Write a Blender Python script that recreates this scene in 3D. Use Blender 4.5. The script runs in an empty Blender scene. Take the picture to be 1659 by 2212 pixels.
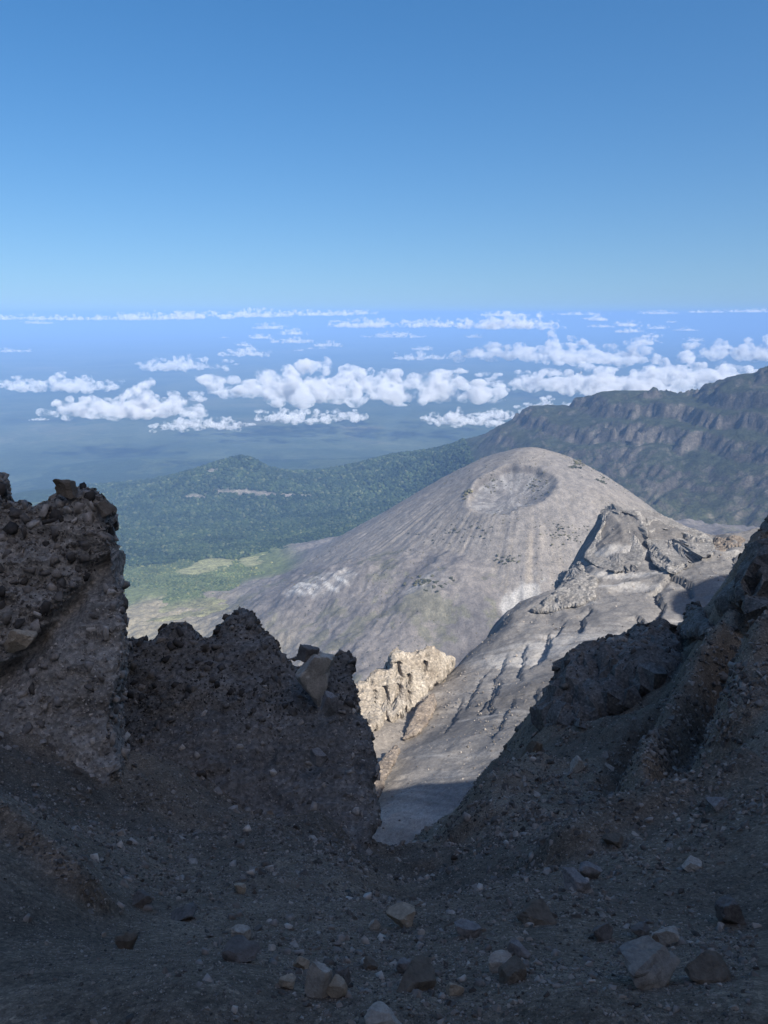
import bpy, bmesh, math, random
import numpy as np
from mathutils import Vector, Matrix, Euler

random.seed(11)
RNG = np.random.default_rng(11)
SC = bpy.context.scene
COL = SC.collection
R = math.radians

# ------------------------------------------------------------------ camera
PITCH = R(14.56)
VFOV = R(68.0)
FPX = 1106.0 / math.tan(VFOV / 2)          # focal length for a 1659 x 2212 picture
cam_d = bpy.data.cameras.new('camera')
cam = bpy.data.objects.new('camera', cam_d)
COL.objects.link(cam)
cam.location = (0, 0, 0)
cam.rotation_euler = (math.pi / 2 - PITCH, 0, 0)
cam_d.sensor_fit = 'VERTICAL'
cam_d.angle_y = VFOV
cam_d.sensor_fit = 'VERTICAL'
cam_d.clip_start = 0.05
cam_d.clip_end = 400000.0
SC.camera = cam

# ------------------------------------------------------------------ sky, sun, exposure
SUN_H = Vector((0.60, -0.80, 0)).normalized()      # from behind, to the right
SUN_E = R(43.0)
SUN_DIR = Vector((SUN_H.x * math.cos(SUN_E), SUN_H.y * math.cos(SUN_E), math.sin(SUN_E)))
world = bpy.data.worlds.new('World')
SC.world = world
world.use_nodes = True
wn, wl = world.node_tree.nodes, world.node_tree.links
for n in list(wn):
    wn.remove(n)
w_out = wn.new('ShaderNodeOutputWorld')
w_bg = wn.new('ShaderNodeBackground')
w_sky = wn.new('ShaderNodeTexSky')
w_sky.sky_type = 'NISHITA'
w_sky.sun_disc = False
w_sky.sun_elevation = SUN_E
w_sky.sun_rotation = math.atan2(SUN_DIR.x, SUN_DIR.y)
w_sky.altitude = 0
w_sky.air_density = 1.0
w_sky.dust_density = 2.4
w_sky.ozone_density = 2.5
# the horizon seen from a mountain lies below eye level: lift the direction a little
w_tc = wn.new('ShaderNodeTexCoord')
w_add = wn.new('ShaderNodeVectorMath'); w_add.operation = 'ADD'
w_add.inputs[1].default_value = (0, 0, 0.09)
w_nrm = wn.new('ShaderNodeVectorMath'); w_nrm.operation = 'NORMALIZE'
wl.new(w_tc.outputs['Generated'], w_add.inputs[0])
wl.new(w_add.outputs[0], w_nrm.inputs[0])
wl.new(w_nrm.outputs[0], w_sky.inputs['Vector'])
w_hs = wn.new('ShaderNodeHueSaturation')
w_hs.inputs['Saturation'].default_value = 1.36
wl.new(w_sky.outputs['Color'], w_hs.inputs['Color'])
wl.new(w_hs.outputs[0], w_bg.inputs['Color'])
w_bg.inputs['Strength'].default_value = 0.097
wl.new(w_bg.outputs[0], w_out.inputs['Surface'])

sun_d = bpy.data.lights.new('sun', 'SUN')
sun_d.energy = 5.0
sun_d.angle = R(0.53)
sun_d.color = (1.0, 0.955, 0.89)
sun = bpy.data.objects.new('sun', sun_d)
COL.objects.link(sun)
sun.rotation_euler = SUN_DIR.to_track_quat('Z', 'Y').to_euler()

SC.view_settings.view_transform = 'Standard'
SC.view_settings.look = 'None'
SC.view_settings.exposure = 0.75
SC.view_settings.gamma = 1.0
SC.view_settings.use_curve_mapping = False
SC.render.engine = 'CYCLES'
SC.cycles.max_bounces = 6
SC.cycles.diffuse_bounces = 3
SC.cycles.glossy_bounces = 1
SC.cycles.transmission_bounces = 2
SC.cycles.volume_bounces = 2
SC.cycles.transparent_max_bounces = 24
SC.cycles.use_denoising = True

# ------------------------------------------------------------------ helpers
CP, SP = math.cos(PITCH), math.sin(PITCH)


def at(u, v, y):
    """world point at distance y ahead that the photograph shows at (u, v)"""
    a = (u - 829.5) / FPX
    b = -(v - 1106.0) / FPX
    dy = CP + b * SP
    dz = -SP + b * CP
    k = y / dy
    return np.array((a * k, y, dz * k))


def low(q):
    """world point given for an earlier, steeper guess of the sight line"""
    x, y, z = q
    return np.array((x, y, z + 0.042 * max(y, 0.0)), float)


def snap(outline, fn, lo, hi, margin):
    """bring the points of a rock's outline onto the ground in front of them"""
    out = []
    for u, v, D in outline:
        ys = np.linspace(lo, hi, 300)
        P = np.array([at(u, v, y) for y in ys])
        k = np.where(P[:, 2] - fn(P[:, 0], P[:, 1]) < 0)[0]
        out.append((u, v, min(D, ys[k[0]] - margin) if len(k) else D))
    return out


def project(P):
    """world points -> (u, v, depth)"""
    P = np.asarray(P, float)
    dep = P[..., 1] * CP - P[..., 2] * SP
    up = P[..., 1] * SP + P[..., 2] * CP
    dep = np.where(dep < 1e-6, 1e-6, dep)
    return 829.5 + FPX * P[..., 0] / dep, 1106.0 - FPX * up / dep, dep


def _vn(x, y, z, seed):
    fx, fy, fz = np.floor(x), np.floor(y), np.floor(z)
    tx, ty, tz = x - fx, y - fy, z - fz
    tx = tx * tx * tx * (tx * (tx * 6 - 15) + 10)
    ty = ty * ty * ty * (ty * (ty * 6 - 15) + 10)
    tz = tz * tz * tz * (tz * (tz * 6 - 15) + 10)
    ix, iy, iz = (a.astype(np.int32).view(np.uint32) for a in (fx, fy, fz))
    K = np.uint32((seed * 974634777) & 0xffffffff)
    hx = (ix * np.uint32(374761393), (ix + np.uint32(1)) * np.uint32(374761393))
    hy = (iy * np.uint32(668265263), (iy + np.uint32(1)) * np.uint32(668265263))
    hz = (iz * np.uint32(2147483647) + K, (iz + np.uint32(1)) * np.uint32(2147483647) + K)

    def hs(a, b, c):
        h = hx[a] + hy[b] + hz[c]
        h = (h ^ (h >> np.uint32(13))) * np.uint32(1274126177)
        h = (h ^ (h >> np.uint32(16))) & np.uint32(0xffffff)
        return h.astype(np.float32)
    flat = not z.any()

    def plane(c):
        p = hs(0, 0, c); q = hs(0, 1, c)
        p = p + tx * (hs(1, 0, c) - p); q = q + tx * (hs(1, 1, c) - q)
        return p + ty * (q - p)
    r = plane(0)
    if not flat:
        r = r + tz * (plane(1) - r)
    return r * np.float32(2.0 / 0xffffff) - np.float32(1.0)


from concurrent.futures import ThreadPoolExecutor
POOL = ThreadPoolExecutor(4)


def chunked(fn, *arrs, size=32768):
    n = len(arrs[0])
    if n <= size:
        return fn(*arrs)
    return np.concatenate(list(POOL.map(lambda i: fn(*(a[i:i + size] for a in arrs)), range(0, n, size))))


def fbm(x, y, z=0.0, octv=5, gain=0.5, lac=2.03, seed=0, ridged=False):
    x = np.asarray(x, np.float64); y = np.asarray(y, np.float64)
    sh = np.broadcast(x, y, z).shape
    x, y, z = (np.ascontiguousarray(np.broadcast_to(a, sh)).reshape(-1) for a in (x, y, np.asarray(z, np.float64)))
    zflat = not z.any()

    def one(x, y, z):
        s, a, n = 0, 1.0, 0.0
        for o in range(octv):
            k = lac ** o
            v = _vn((x * k + 17.3 * o).astype(np.float32), (y * k - 9.1 * o).astype(np.float32),
                    np.zeros(len(x), np.float32) if zflat else (z * k + 5.7 * o).astype(np.float32), seed + o)
            if ridged:
                v = 1 - 2 * np.abs(v)
            s = s + a * v
            n += a
            a *= gain
        return s / n
    return chunked(one, x, y, z).reshape(sh).astype(np.float64)


def smooth(a, b, x):
    t = np.clip((x - a) / (b - a), 0, 1)
    return t * t * (3 - 2 * t)


class RBF:
    def __init__(self, P, val, c=0.2):
        P = np.asarray(P, float); val = np.asarray(val, float)
        self.P, self.c = P, c
        n = len(P)
        A = np.zeros((n + 3, n + 3))
        A[:n, :n] = np.sqrt(((P[:, None] - P[None]) ** 2).sum(-1) + c * c)
        A[:n, n] = 1; A[:n, n + 1:] = P
        A[n, :n] = 1; A[n + 1:, :n] = P.T
        b = np.zeros(n + 3); b[:n] = val
        self.w = np.linalg.solve(A + 1e-9 * np.eye(n + 3), b)

    def __call__(self, x, y):
        sh = np.shape(x)
        q = np.stack([np.ravel(x), np.ravel(y)], 1)
        n = len(self.P)
        P2 = (self.P ** 2).sum(1) + self.c ** 2

        def one(s):
            K = np.sqrt(np.maximum((s ** 2).sum(1)[:, None] + P2[None] - 2 * s @ self.P.T, 0))
            return K @ self.w[:n] + self.w[n] + s @ self.w[n + 1:]
        return chunked(one, q, size=16384).reshape(sh)


def tag(o, label=None, cat=None, group=None, kind=None):
    if label: o['label'] = label
    if cat: o['category'] = cat
    if group: o['group'] = group
    if kind: o['kind'] = kind
    return o


def empty(name, loc):
    o = bpy.data.objects.new(name, None)
    COL.objects.link(o)
    o.location = loc
    return o


def raw_mesh(name, V, F):
    """V (n,3), F (m,3) or (m,4) int arrays -> mesh"""
    V = np.ascontiguousarray(V, np.float32); F = np.ascontiguousarray(F, np.int32)
    k = F.shape[1]
    me = bpy.data.meshes.new(name)
    me.vertices.add(len(V)); me.vertices.foreach_set('co', V.ravel())
    me.loops.add(F.size); me.loops.foreach_set('vertex_index', F.ravel())
    me.polygons.add(len(F))
    me.polygons.foreach_set('loop_start', np.arange(0, F.size, k, dtype=np.int32))
    me.update(calc_edges=True)
    return me


def mesh_obj(name, V, F, mat, parent=None, smooth_shade=True, col=None):
    me = raw_mesh(name, V, F)
    me.polygons.foreach_set('use_smooth', np.full(len(F), smooth_shade))
    if col is not None:
        a = me.color_attributes.new('Col', 'FLOAT_COLOR', 'POINT')
        c = np.ones((len(V), 4), np.float32); c[:, :3] = col
        a.data.foreach_set('color', c.ravel())
    if mat: me.materials.append(mat)
    o = bpy.data.objects.new(name, me)
    COL.objects.link(o)
    if parent: o.parent = parent
    return o


_GN = {}


def scatter_group(mat):
    """node group: one small faceted lump on every vertex, sized and turned by the vertex attributes"""
    if mat.name in _GN: return _GN[mat.name]
    g = bpy.data.node_groups.new('scatter_' + mat.name, 'GeometryNodeTree')
    g.interface.new_socket('Geometry', in_out='INPUT', socket_type='NodeSocketGeometry')
    g.interface.new_socket('Geometry', in_out='OUTPUT', socket_type='NodeSocketGeometry')
    N, L = g.nodes, g.links
    gi, go = N.new('NodeGroupInput'), N.new('NodeGroupOutput')
    ic = N.new('GeometryNodeMeshIcoSphere'); ic.inputs['Radius'].default_value = 1.0; ic.inputs['Subdivisions'].default_value = 1
    sm = N.new('GeometryNodeSetMaterial'); sm.inputs['Material'].default_value = mat
    ip = N.new('GeometryNodeInstanceOnPoints')
    sc = N.new('GeometryNodeInputNamedAttribute'); sc.data_type = 'FLOAT_VECTOR'; sc.inputs['Name'].default_value = 'size'
    ro = N.new('GeometryNodeInputNamedAttribute'); ro.data_type = 'FLOAT_VECTOR'; ro.inputs['Name'].default_value = 'turn'
    L.new(ic.outputs[0], sm.inputs['Geometry']); L.new(gi.outputs[0], ip.inputs['Points']); L.new(sm.outputs[0], ip.inputs['Instance'])
    L.new(ro.outputs['Attribute'], ip.inputs['Rotation']); L.new(sc.outputs['Attribute'], ip.inputs['Scale'])
    L.new(ip.outputs[0], go.inputs[0])
    _GN[mat.name] = g
    return g


def scattered(name, P, size, turn, mat):
    me = bpy.data.meshes.new(name)
    me.vertices.add(len(P)); me.vertices.foreach_set('co', np.ascontiguousarray(P, np.float32).ravel())
    for k, a in (('size', size), ('turn', turn)):
        at_ = me.attributes.new(k, 'FLOAT_VECTOR', 'POINT')
        at_.data.foreach_set('vector', np.ascontiguousarray(a, np.float32).ravel())
    me.materials.append(mat)
    o = bpy.data.objects.new(name, me); COL.objects.link(o)
    md = o.modifiers.new('scatter', 'NODES'); md.node_group = scatter_group(mat)
    return o


def grid_faces(n, m):
    i = np.arange(n * m).reshape(n, m)
    return np.stack([i[:-1, :-1], i[:-1, 1:], i[1:, 1:], i[1:, :-1]], -1).reshape(-1, 4)


def grid_obj(name, X, Y, Z, mat, col=None, flip=False):
    n, m = X.shape
    F = grid_faces(n, m)
    if flip: F = F[:, ::-1]
    V = np.stack([X, Y, Z], -1).reshape(-1, 3)
    return mesh_obj(name, V, F, mat, col=None if col is None else col.reshape(-1, 3))


def seg_dist(x, y, pts):
    """distance to a polyline, signed side and parameter (0..1)"""
    best = np.full(np.shape(x), 1e9); side = np.zeros(np.shape(x)); par = np.zeros(np.shape(x))
    n = len(pts) - 1
    for i in range(n):
        ax, ay = pts[i][:2]; bx, by = pts[i + 1][:2]
        dx, dy = bx - ax, by - ay
        L2 = dx * dx + dy * dy + 1e-9
        t = np.clip(((x - ax) * dx + (y - ay) * dy) / L2, 0, 1)
        ex, ey = x - ax - t * dx, y - ay - t * dy
        d = np.sqrt(ex * ex + ey * ey)
        m = d < best
        best = np.where(m, d, best)
        side = np.where(m, np.sign(dx * ey - dy * ex), side)
        par = np.where(m, (i + t) / n, par)
    return best, side, par


# ------------------------------------------------------------------ materials
def new_mat(name, rough=0.95):
    m = bpy.data.materials.new(name)
    m.use_nodes = True
    nt = m.node_tree
    b = nt.nodes['Principled BSDF']
    b.inputs['Roughness'].default_value = rough
    b.inputs['Specular IOR Level'].default_value = 0.097
    return m, nt, b


def noise_node(nt, scale, detail=6, rough=0.6, vec=None, dist=0.0):
    n = nt.nodes.new('ShaderNodeTexNoise')
    n.inputs['Scale'].default_value = scale
    n.inputs['Detail'].default_value = detail
    n.inputs['Roughness'].default_value = rough
    n.inputs['Distortion'].default_value = dist
    if vec: nt.links.new(vec, n.inputs['Vector'])
    return n


def ramp(nt, src, stops):
    r = nt.nodes.new('ShaderNodeValToRGB')
    while len(r.color_ramp.elements) < len(stops):
        r.color_ramp.elements.new(0.5)
    for e, (p, c) in zip(r.color_ramp.elements, stops):
        e.position = p
        e.color = (*c, 1) if len(c) == 3 else c
    nt.links.new(src, r.inputs[0])
    return r


def mixc(nt, a, b, fac, mode='MIX'):
    m = nt.nodes.new('ShaderNodeMix'); m.data_type = 'RGBA'; m.blend_type = mode
    if isinstance(fac, (int, float)): m.inputs[0].default_value = fac
    else: nt.links.new(fac, m.inputs[0])
    for s, i in ((a, 6), (b, 7)):
        if isinstance(s, tuple): m.inputs[i].default_value = (*s, 1)
        else: nt.links.new(s, m.inputs[i])
    return m.outputs[2]


def add_bump(nt, b, src, dist, strength=0.6, prev=None):
    n = nt.nodes.new('ShaderNodeBump')
    n.inputs['Strength'].default_value = strength
    n.inputs['Distance'].default_value = dist
    nt.links.new(src, n.inputs['Height'])
    if prev: nt.links.new(prev, n.inputs['Normal'])
    nt.links.new(n.outputs[0], b.inputs['Normal'])
    return n.outputs[0]


def terrain_mat(name, scales, bumps, contrast=(0.6, 1.4)):
    """vertex colour (the ground's own colour) x speckle at several scales, with bump"""
    m, nt, b = new_mat(name)
    tc = nt.nodes.new('ShaderNodeTexCoord')
    vc = nt.nodes.new('ShaderNodeVertexColor'); vc.layer_name = 'Col'
    c = vc.outputs['Color']
    prev = None
    for s, d in zip(scales, bumps):
        n = noise_node(nt, s, 5, 0.65, tc.outputs['Object'])
        lo, hi = contrast
        r = ramp(nt, n.outputs['Fac'], [(0.3, (lo,) * 3), (0.5, (1.0,) * 3), (0.7, (hi,) * 3)])
        c = mixc(nt, c, r.outputs[0], 1.0, 'MULTIPLY')
        if d: prev = add_bump(nt, b, n.outputs['Fac'], d, 0.7, prev)
    nt.links.new(c, b.inputs['Base Color'])
    return m


PALETTE = [(0.0, (0.077, 0.068, 0.060)), (0.25, (0.138, 0.122, 0.106)), (0.5, (0.192, 0.170, 0.148)),
           (0.72, (0.250, 0.220, 0.191)), (0.88, (0.320, 0.280, 0.238)), (1.0, (0.350, 0.311, 0.265))]


def stone_mat(name, island, stops=PALETTE, bump=0.01, scale=14.0):
    m, nt, b = new_mat(name, 0.9)
    tc = nt.nodes.new('ShaderNodeTexCoord')
    geo = nt.nodes.new('ShaderNodeNewGeometry')
    if island:
        rnd = geo.outputs['Random Per Island']
    else:
        oi = nt.nodes.new('ShaderNodeObjectInfo'); rnd = oi.outputs['Random']
    r = ramp(nt, rnd, stops)
    pos = geo.outputs['Position']
    n = noise_node(nt, scale, 6, 0.7, pos)
    r2 = ramp(nt, n.outputs['Fac'], [(0.3, (0.6,) * 3), (0.7, (1.35,) * 3)])
    nt.links.new(mixc(nt, r.outputs[0], r2.outputs[0], 1.0, 'MULTIPLY'), b.inputs['Base Color'])
    add_bump(nt, b, n.outputs['Fac'], bump, 0.8)
    return m

# ------------------------------------------------------------------ the plain
PLAIN_Z = -1400.0
PLAIN_R = 150000.0


def px_blob(X, Y, u, v, D, ru, rv, ang=0.0):
    """soft world-space ellipse: centre seen at (u, v) at distance D, radii in metres"""
    c = at(u, v, D)
    dx, dy = X - c[0], Y - c[1]
    ca, sa = math.cos(ang), math.sin(ang)
    return np.sqrt(((dx * ca + dy * sa) / ru) ** 2 + ((-dx * sa + dy * ca) / rv) ** 2)


def build_plain():
    th = np.linspace(-math.pi, math.pi, 361)
    rr = np.concatenate([[0.0], np.geomspace(600, PLAIN_R, 220)])
    A, RR = np.meshgrid(th, rr)
    X, Y = RR * np.sin(A), RR * np.cos(A)
    Z = np.full_like(X, PLAIN_Z) + fbm(X / 2500, Y / 2500, 0, 4, seed=40) * 25 * smooth(3000, 6000, RR)
    Z -= smooth(PLAIN_R * 0.96, PLAIN_R, RR) * 10
    m, nt, b = new_mat('plain_fields')
    geo = nt.nodes.new('ShaderNodeNewGeometry')
    n1 = noise_node(nt, 0.0004, 8, 0.62, geo.outputs['Position'], 0.6)
    c1 = ramp(nt, n1.outputs['Fac'], [(0.3, (0.020, 0.036, 0.022)), (0.45, (0.040, 0.056, 0.032)), (0.56, (0.058, 0.074, 0.042)),
                                      (0.70, (0.11, 0.10, 0.062))])
    vor = nt.nodes.new('ShaderNodeTexVoronoi'); vor.inputs['Scale'].default_value = 0.0032
    nt.links.new(geo.outputs['Position'], vor.inputs['Vector'])
    fld = ramp(nt, vor.outputs['Color'], [(0.0, (0.55, 0.65, 0.55)), (0.5, (1, 1, 1)), (1.0, (1.5, 1.35, 1.2))])
    c = mixc(nt, c1.outputs[0], fld.outputs[0], 0.55, 'MULTIPLY')
    n2 = noise_node(nt, 0.012, 6, 0.7, geo.outputs['Position'])
    f2 = ramp(nt, n2.outputs['Fac'], [(0.3, (0.5,) * 3), (0.7, (1.5,) * 3)])
    c = mixc(nt, c, f2.outputs[0], 0.6, 'MULTIPLY')
    nt.links.new(c, b.inputs['Base Color'])
    o = grid_obj('plain', X, Y, Z, m, flip=True)
    return tag(o, 'wide hazy green plain far below, reaching to the horizon', None, None, 'structure')


build_plain()

# ------------------------------------------------------------------ wooded foothills and the crater wall
far_pts = [  # (u, v, distance)
    # heath and forest floor on the left
    (100, 1330, 2500), (270, 1285, 2600), (350, 1290, 2550), (450, 1225, 2950), (560, 1210, 3050), (300, 1240, 2900),
    (250, 1170, 3500), (420, 1150, 3750), (600, 1150, 3700), (760, 1120, 3900), (120, 1150, 3500),
    (250, 1080, 4700), (60, 1060, 4800),
    # low wooded hill with pale scarp
    (330, 1082, 4500), (450, 1084, 4450), (560, 1082, 4450), (640, 1075, 4500), (700, 1068, 4600),
    (400, 1034, 4700), (450, 1014, 4820), (490, 999, 4900), (530, 991, 4950), (552, 998, 5000), (590, 1022, 5000), (640, 1026, 5000),
    (700, 1022, 5050), (760, 1008, 5150),
    # wooded shoulder running up to the wall
    (800, 998, 5200), (850, 985, 5150), (930, 973, 5000), (1000, 958, 4850), (1050, 946, 4700),
    (850, 1060, 4450), (950, 1040, 4300), (900, 1090, 4000),
    # wall crest
    (1110, 902, 4500), (1150, 888, 4430), (1200, 882, 4350), (1255, 877, 4250), (1300, 856, 4200), (1350, 851, 4120), (1420, 849, 4030),
    (1500, 855, 3950), (1550, 842, 3870), (1590, 818, 3800), (1625, 805, 3740), (1659, 800, 3700), (1740, 790, 3550), (1900, 770, 3300),
    # wall foot
    (1150, 1010, 3650), (1250, 1050, 3400), (1350, 1095, 3150), (1450, 1130, 2980), (1540, 1150, 2850), (1640, 1170, 2750),
    (1300, 950, 3780), (1500, 985, 3430), (1640, 960, 3300),
]
fp = [at(*q) for q in far_pts]
# ground behind the crest and off to the sides
fp += [low(q) for q in [
    (300, 6400, -1500), (1200, 6000, -1350), (2200, 5400, -1150), (3200, 4900, -1000), (4200, 4300, -900),
    (-400, 6600, -1575), (-1400, 6200, -1590), (-2600, 6000, -1600), (-3500, 5000, -1600), (-3800, 3600, -1520), (-3500, 2400, -1400),
    (600, 7800, -1640), (3000, 7200, -1500), (-2500, 7600, -1640), (5200, 6000, -1400), (4000, 3000, -200), (3500, 2000, -100),
    (-900, 5900, -1560), (-300, 5900, -1490)]]
fp = np.array(fp)
FAR_RBF = RBF(fp[:, :2] / 1000, fp[:, 2], 0.05)


def far_height(X, Y):
    Z = FAR_RBF(X / 1000, Y / 1000)
    # steepness of the wall: strength of erosion gullies
    wall = smooth(-1060, -740, Z) * smooth(250, 700, X)
    # coordinate along the crest (roughly from (800,4900) to (1900,3700))
    dx, dy = 0.68, -0.73
    s = X * dx + Y * dy
    t = X * 0.73 + Y * 0.68
    wob = fbm(X / 380, Y / 380, 0, 5, 0.55, seed=3) * 260
    g = fbm((s + wob) / 170, t / 700, 0, 5, 0.55, seed=5, ridged=True)
    g2 = fbm((s + wob * 0.4) / 42, t / 150, 0, 4, 0.55, seed=6, ridged=True)
    g3 = fbm(X / 70, Y / 70, 0, 5, 0.6, seed=8)
    crest = smooth(-400, -640, Z)      # keep the skyline close to the drawn one
    amp = 0.45 + 0.9 * smooth(-0.35, 0.4, fbm(X / 520, Y / 520, 0, 3, seed=4))
    Z = Z + wall * (g * 46 * amp * (0.22 + 0.78 * crest) + g2 * 24 * amp * (0.35 + 0.65 * crest) + g3 * 24)
    # horizontal rock bands in the upper wall
    band = fbm(X / 200, Y / 200, 0, 3, seed=9) * 22
    q = (Z + band * 2) / 105.0
    fq = q - np.floor(q)
    Z = Z + wall * smooth(-720, -560, Z) * (smooth(0.3, 0.7, fq) - fq) * 105 * 0.62
    low = 1 - wall
    Z = Z + low * (fbm(X / 420, Y / 420, 0, 4, seed=12) * 16 + fbm(X / 60, Y / 60, 0, 3, seed=13) * 4)
    return Z, wall


def build_far():
    xs = np.concatenate([np.linspace(-4300, -2200, 60, endpoint=False), np.linspace(-2200, 2500, 430), np.linspace(2520, 5600, 60)])
    ys = np.concatenate([np.linspace(2150, 5300, 300, endpoint=False), np.linspace(5300, 8200, 80)])
    X, Y = np.meshgrid(xs, ys)
    Z, wall = far_height(X, Y)
    # scarp cut into the wooded hill
    u, v, dep = project(np.stack([X, Y, Z], -1))
    edge = np.minimum.reduce([smooth(-4300, -3600, X), smooth(5600, 4800, X), smooth(8200, 7000, Y), smooth(2150, 2300, Y)])
    Z = Z * edge + (PLAIN_Z - 80) * (1 - edge)
    # colours
    n1 = fbm(X / 300, Y / 300, 0, 5, seed=20); n2 = fbm(X / 40, Y / 40, 0, 4, seed=21); n3 = fbm(X / 900, Y / 900, 0, 3, seed=22)
    forest = np.array((0.020, 0.034, 0.017)); heath = np.array((0.085, 0.105, 0.042)); dry = np.array((0.17, 0.16, 0.085))
    rock = np.array((0.048, 0.043, 0.037)); scrub = np.array((0.028, 0.032, 0.019))
    c = np.ones(X.shape + (3,)) * forest
    c = c * (1 + 0.35 * n2[..., None])
    lite = smooth(0.05, 0.4, n1 + 0.3 * n2)[..., None]
    c = c * (1 - 0.45 * lite) + np.array((0.062, 0.078, 0.034)) * 0.45 * lite
    # open heath on the left floor
    h = smooth(3130, 2820, Y + n1 * 260 + (X + 700) * -0.25)[..., None]
    c = c * (1 - h) + heath * (1 + 0.35 * n2[..., None] + 0.25 * n1[..., None]) * h
    # yellow clearings
    for (uu, vv, D, a, bb) in ((455, 1226, 2960, 85, 110), (420, 1240, 2880, 70, 60), (560, 1215, 3040, 75, 120)):
        m = smooth(1.15, 0.8, px_blob(X, Y, uu, vv, D, a, bb) + 0.25 * n2 + 0.2 * n1)[..., None]
        c = c * (1 - m) + np.array((0.20, 0.20, 0.10)) * m
    dr = smooth(2560, 2380, Y + n1 * 120 + (X + 700) * -0.2)[..., None]
    c = c * (1 - dr) + dry * (1 + 0.3 * n2[..., None]) * dr
    # wall colours: bare rock where steep
    gy, gx = np.gradient(Z, axis=0) / np.gradient(Y, axis=0), np.gradient(Z, axis=1) / np.gradient(X, axis=1)
    steep = np.sqrt(gx ** 2 + gy ** 2)
    w = wall[..., None]
    rk = smooth(0.55, 1.05, steep + 0.35 * n1 + 0.25 * n2)[..., None]
    wc = scrub * (1 + 0.4 * n2[..., None]) * (1 - rk) + rock * (1 + 0.45 * n2[..., None]) * rk
    wc = wc * (1 + 0.18 * np.stack([n3 * 1.0, n3 * 0.6, n3 * 0.1], -1))
    pale = smooth(0.42, 0.60, fbm(X / 33, Y / 120, 0, 4, seed=25) + 0.25 * steep - 0.05)[..., None] * 0.45
    wc = wc * (1 - pale) + np.array((0.11, 0.098, 0.082)) * pale
    c = c * (1 - w) + wc * w
    # pale scarp on the wooded hill
    for (uu, vv, D, a, bb) in ((545, 1073, 4560, 280, 40), (640, 1070, 4560, 160, 34), (420, 1085, 4500, 90, 30), (458, 1027, 4790, 50, 45),
                               (700, 1060, 4620, 80, 40)):
        m = smooth(1.1, 0.5, px_blob(X, Y, uu, vv, D, a, bb) + 0.5 * fbm(X / 26, Y / 200, 0, 4, seed=27))[..., None] * 0.5
        c = c * (1 - m) + np.array((0.25, 0.215, 0.19)) * m
    mat = terrain_mat('wooded_ground', (0.03, 0.12), (6, 3), (0.6, 1.45))
    o = grid_obj('mountain_ridge', X, Y, Z, mat, np.clip(c, 0.004, 1))
    tag(o, 'dark crater wall sinking left into wooded foothills', None, None, 'structure')
    return X, Y, Z, wall, h[..., 0]


FAR = build_far()

# ------------------------------------------------------------------ crater floor and ash cone
flo_pts = [
    (150, 1370, 2250), (300, 1370, 2200), (380, 1332, 2350), (270, 1275, 2650), (600, 1400, 1900), (760, 1460, 1620), (450, 1400, 1950),
    (1000, 1400, 1700), (1100, 1310, 1830), (1150, 1235, 1950), (1000, 1226, 1950), (860, 1235, 2000), (750, 1245, 2060), (640, 1270, 2150),
    (520, 1308, 2280), (900, 1300, 1830), (700, 1330, 1950), (1200, 1215, 1980), (1350, 1200, 2050), (920, 1262, 1900), (820, 1330, 1850),
    (420, 1290, 2550), (520, 1250, 2750), (1040, 1290, 1830), (1110, 1275, 1880), (1000, 1490, 1480)]
gp = [at(*q) for q in flo_pts]
gp += [low(q) for q in [(1350, 2300, -800), (1500, 2700, -900), (600, 3300, -1000), (-300, 3300, -1120), (1400, 1700, -600), (1700, 1500, -400),
                                    (500, 1100, -760), (-200, 1100, -960), (-1500, 1500, -1250), (-1800, 2400, -1300), (1300, 1000, -450)]]
gp = np.array(gp)
FLO_RBF = RBF(gp[:, :2] / 1000, gp[:, 2], 0.05)
CONE = (485.0, 2450.0)
CRATER = at(1106, 1052, 2200)


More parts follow.
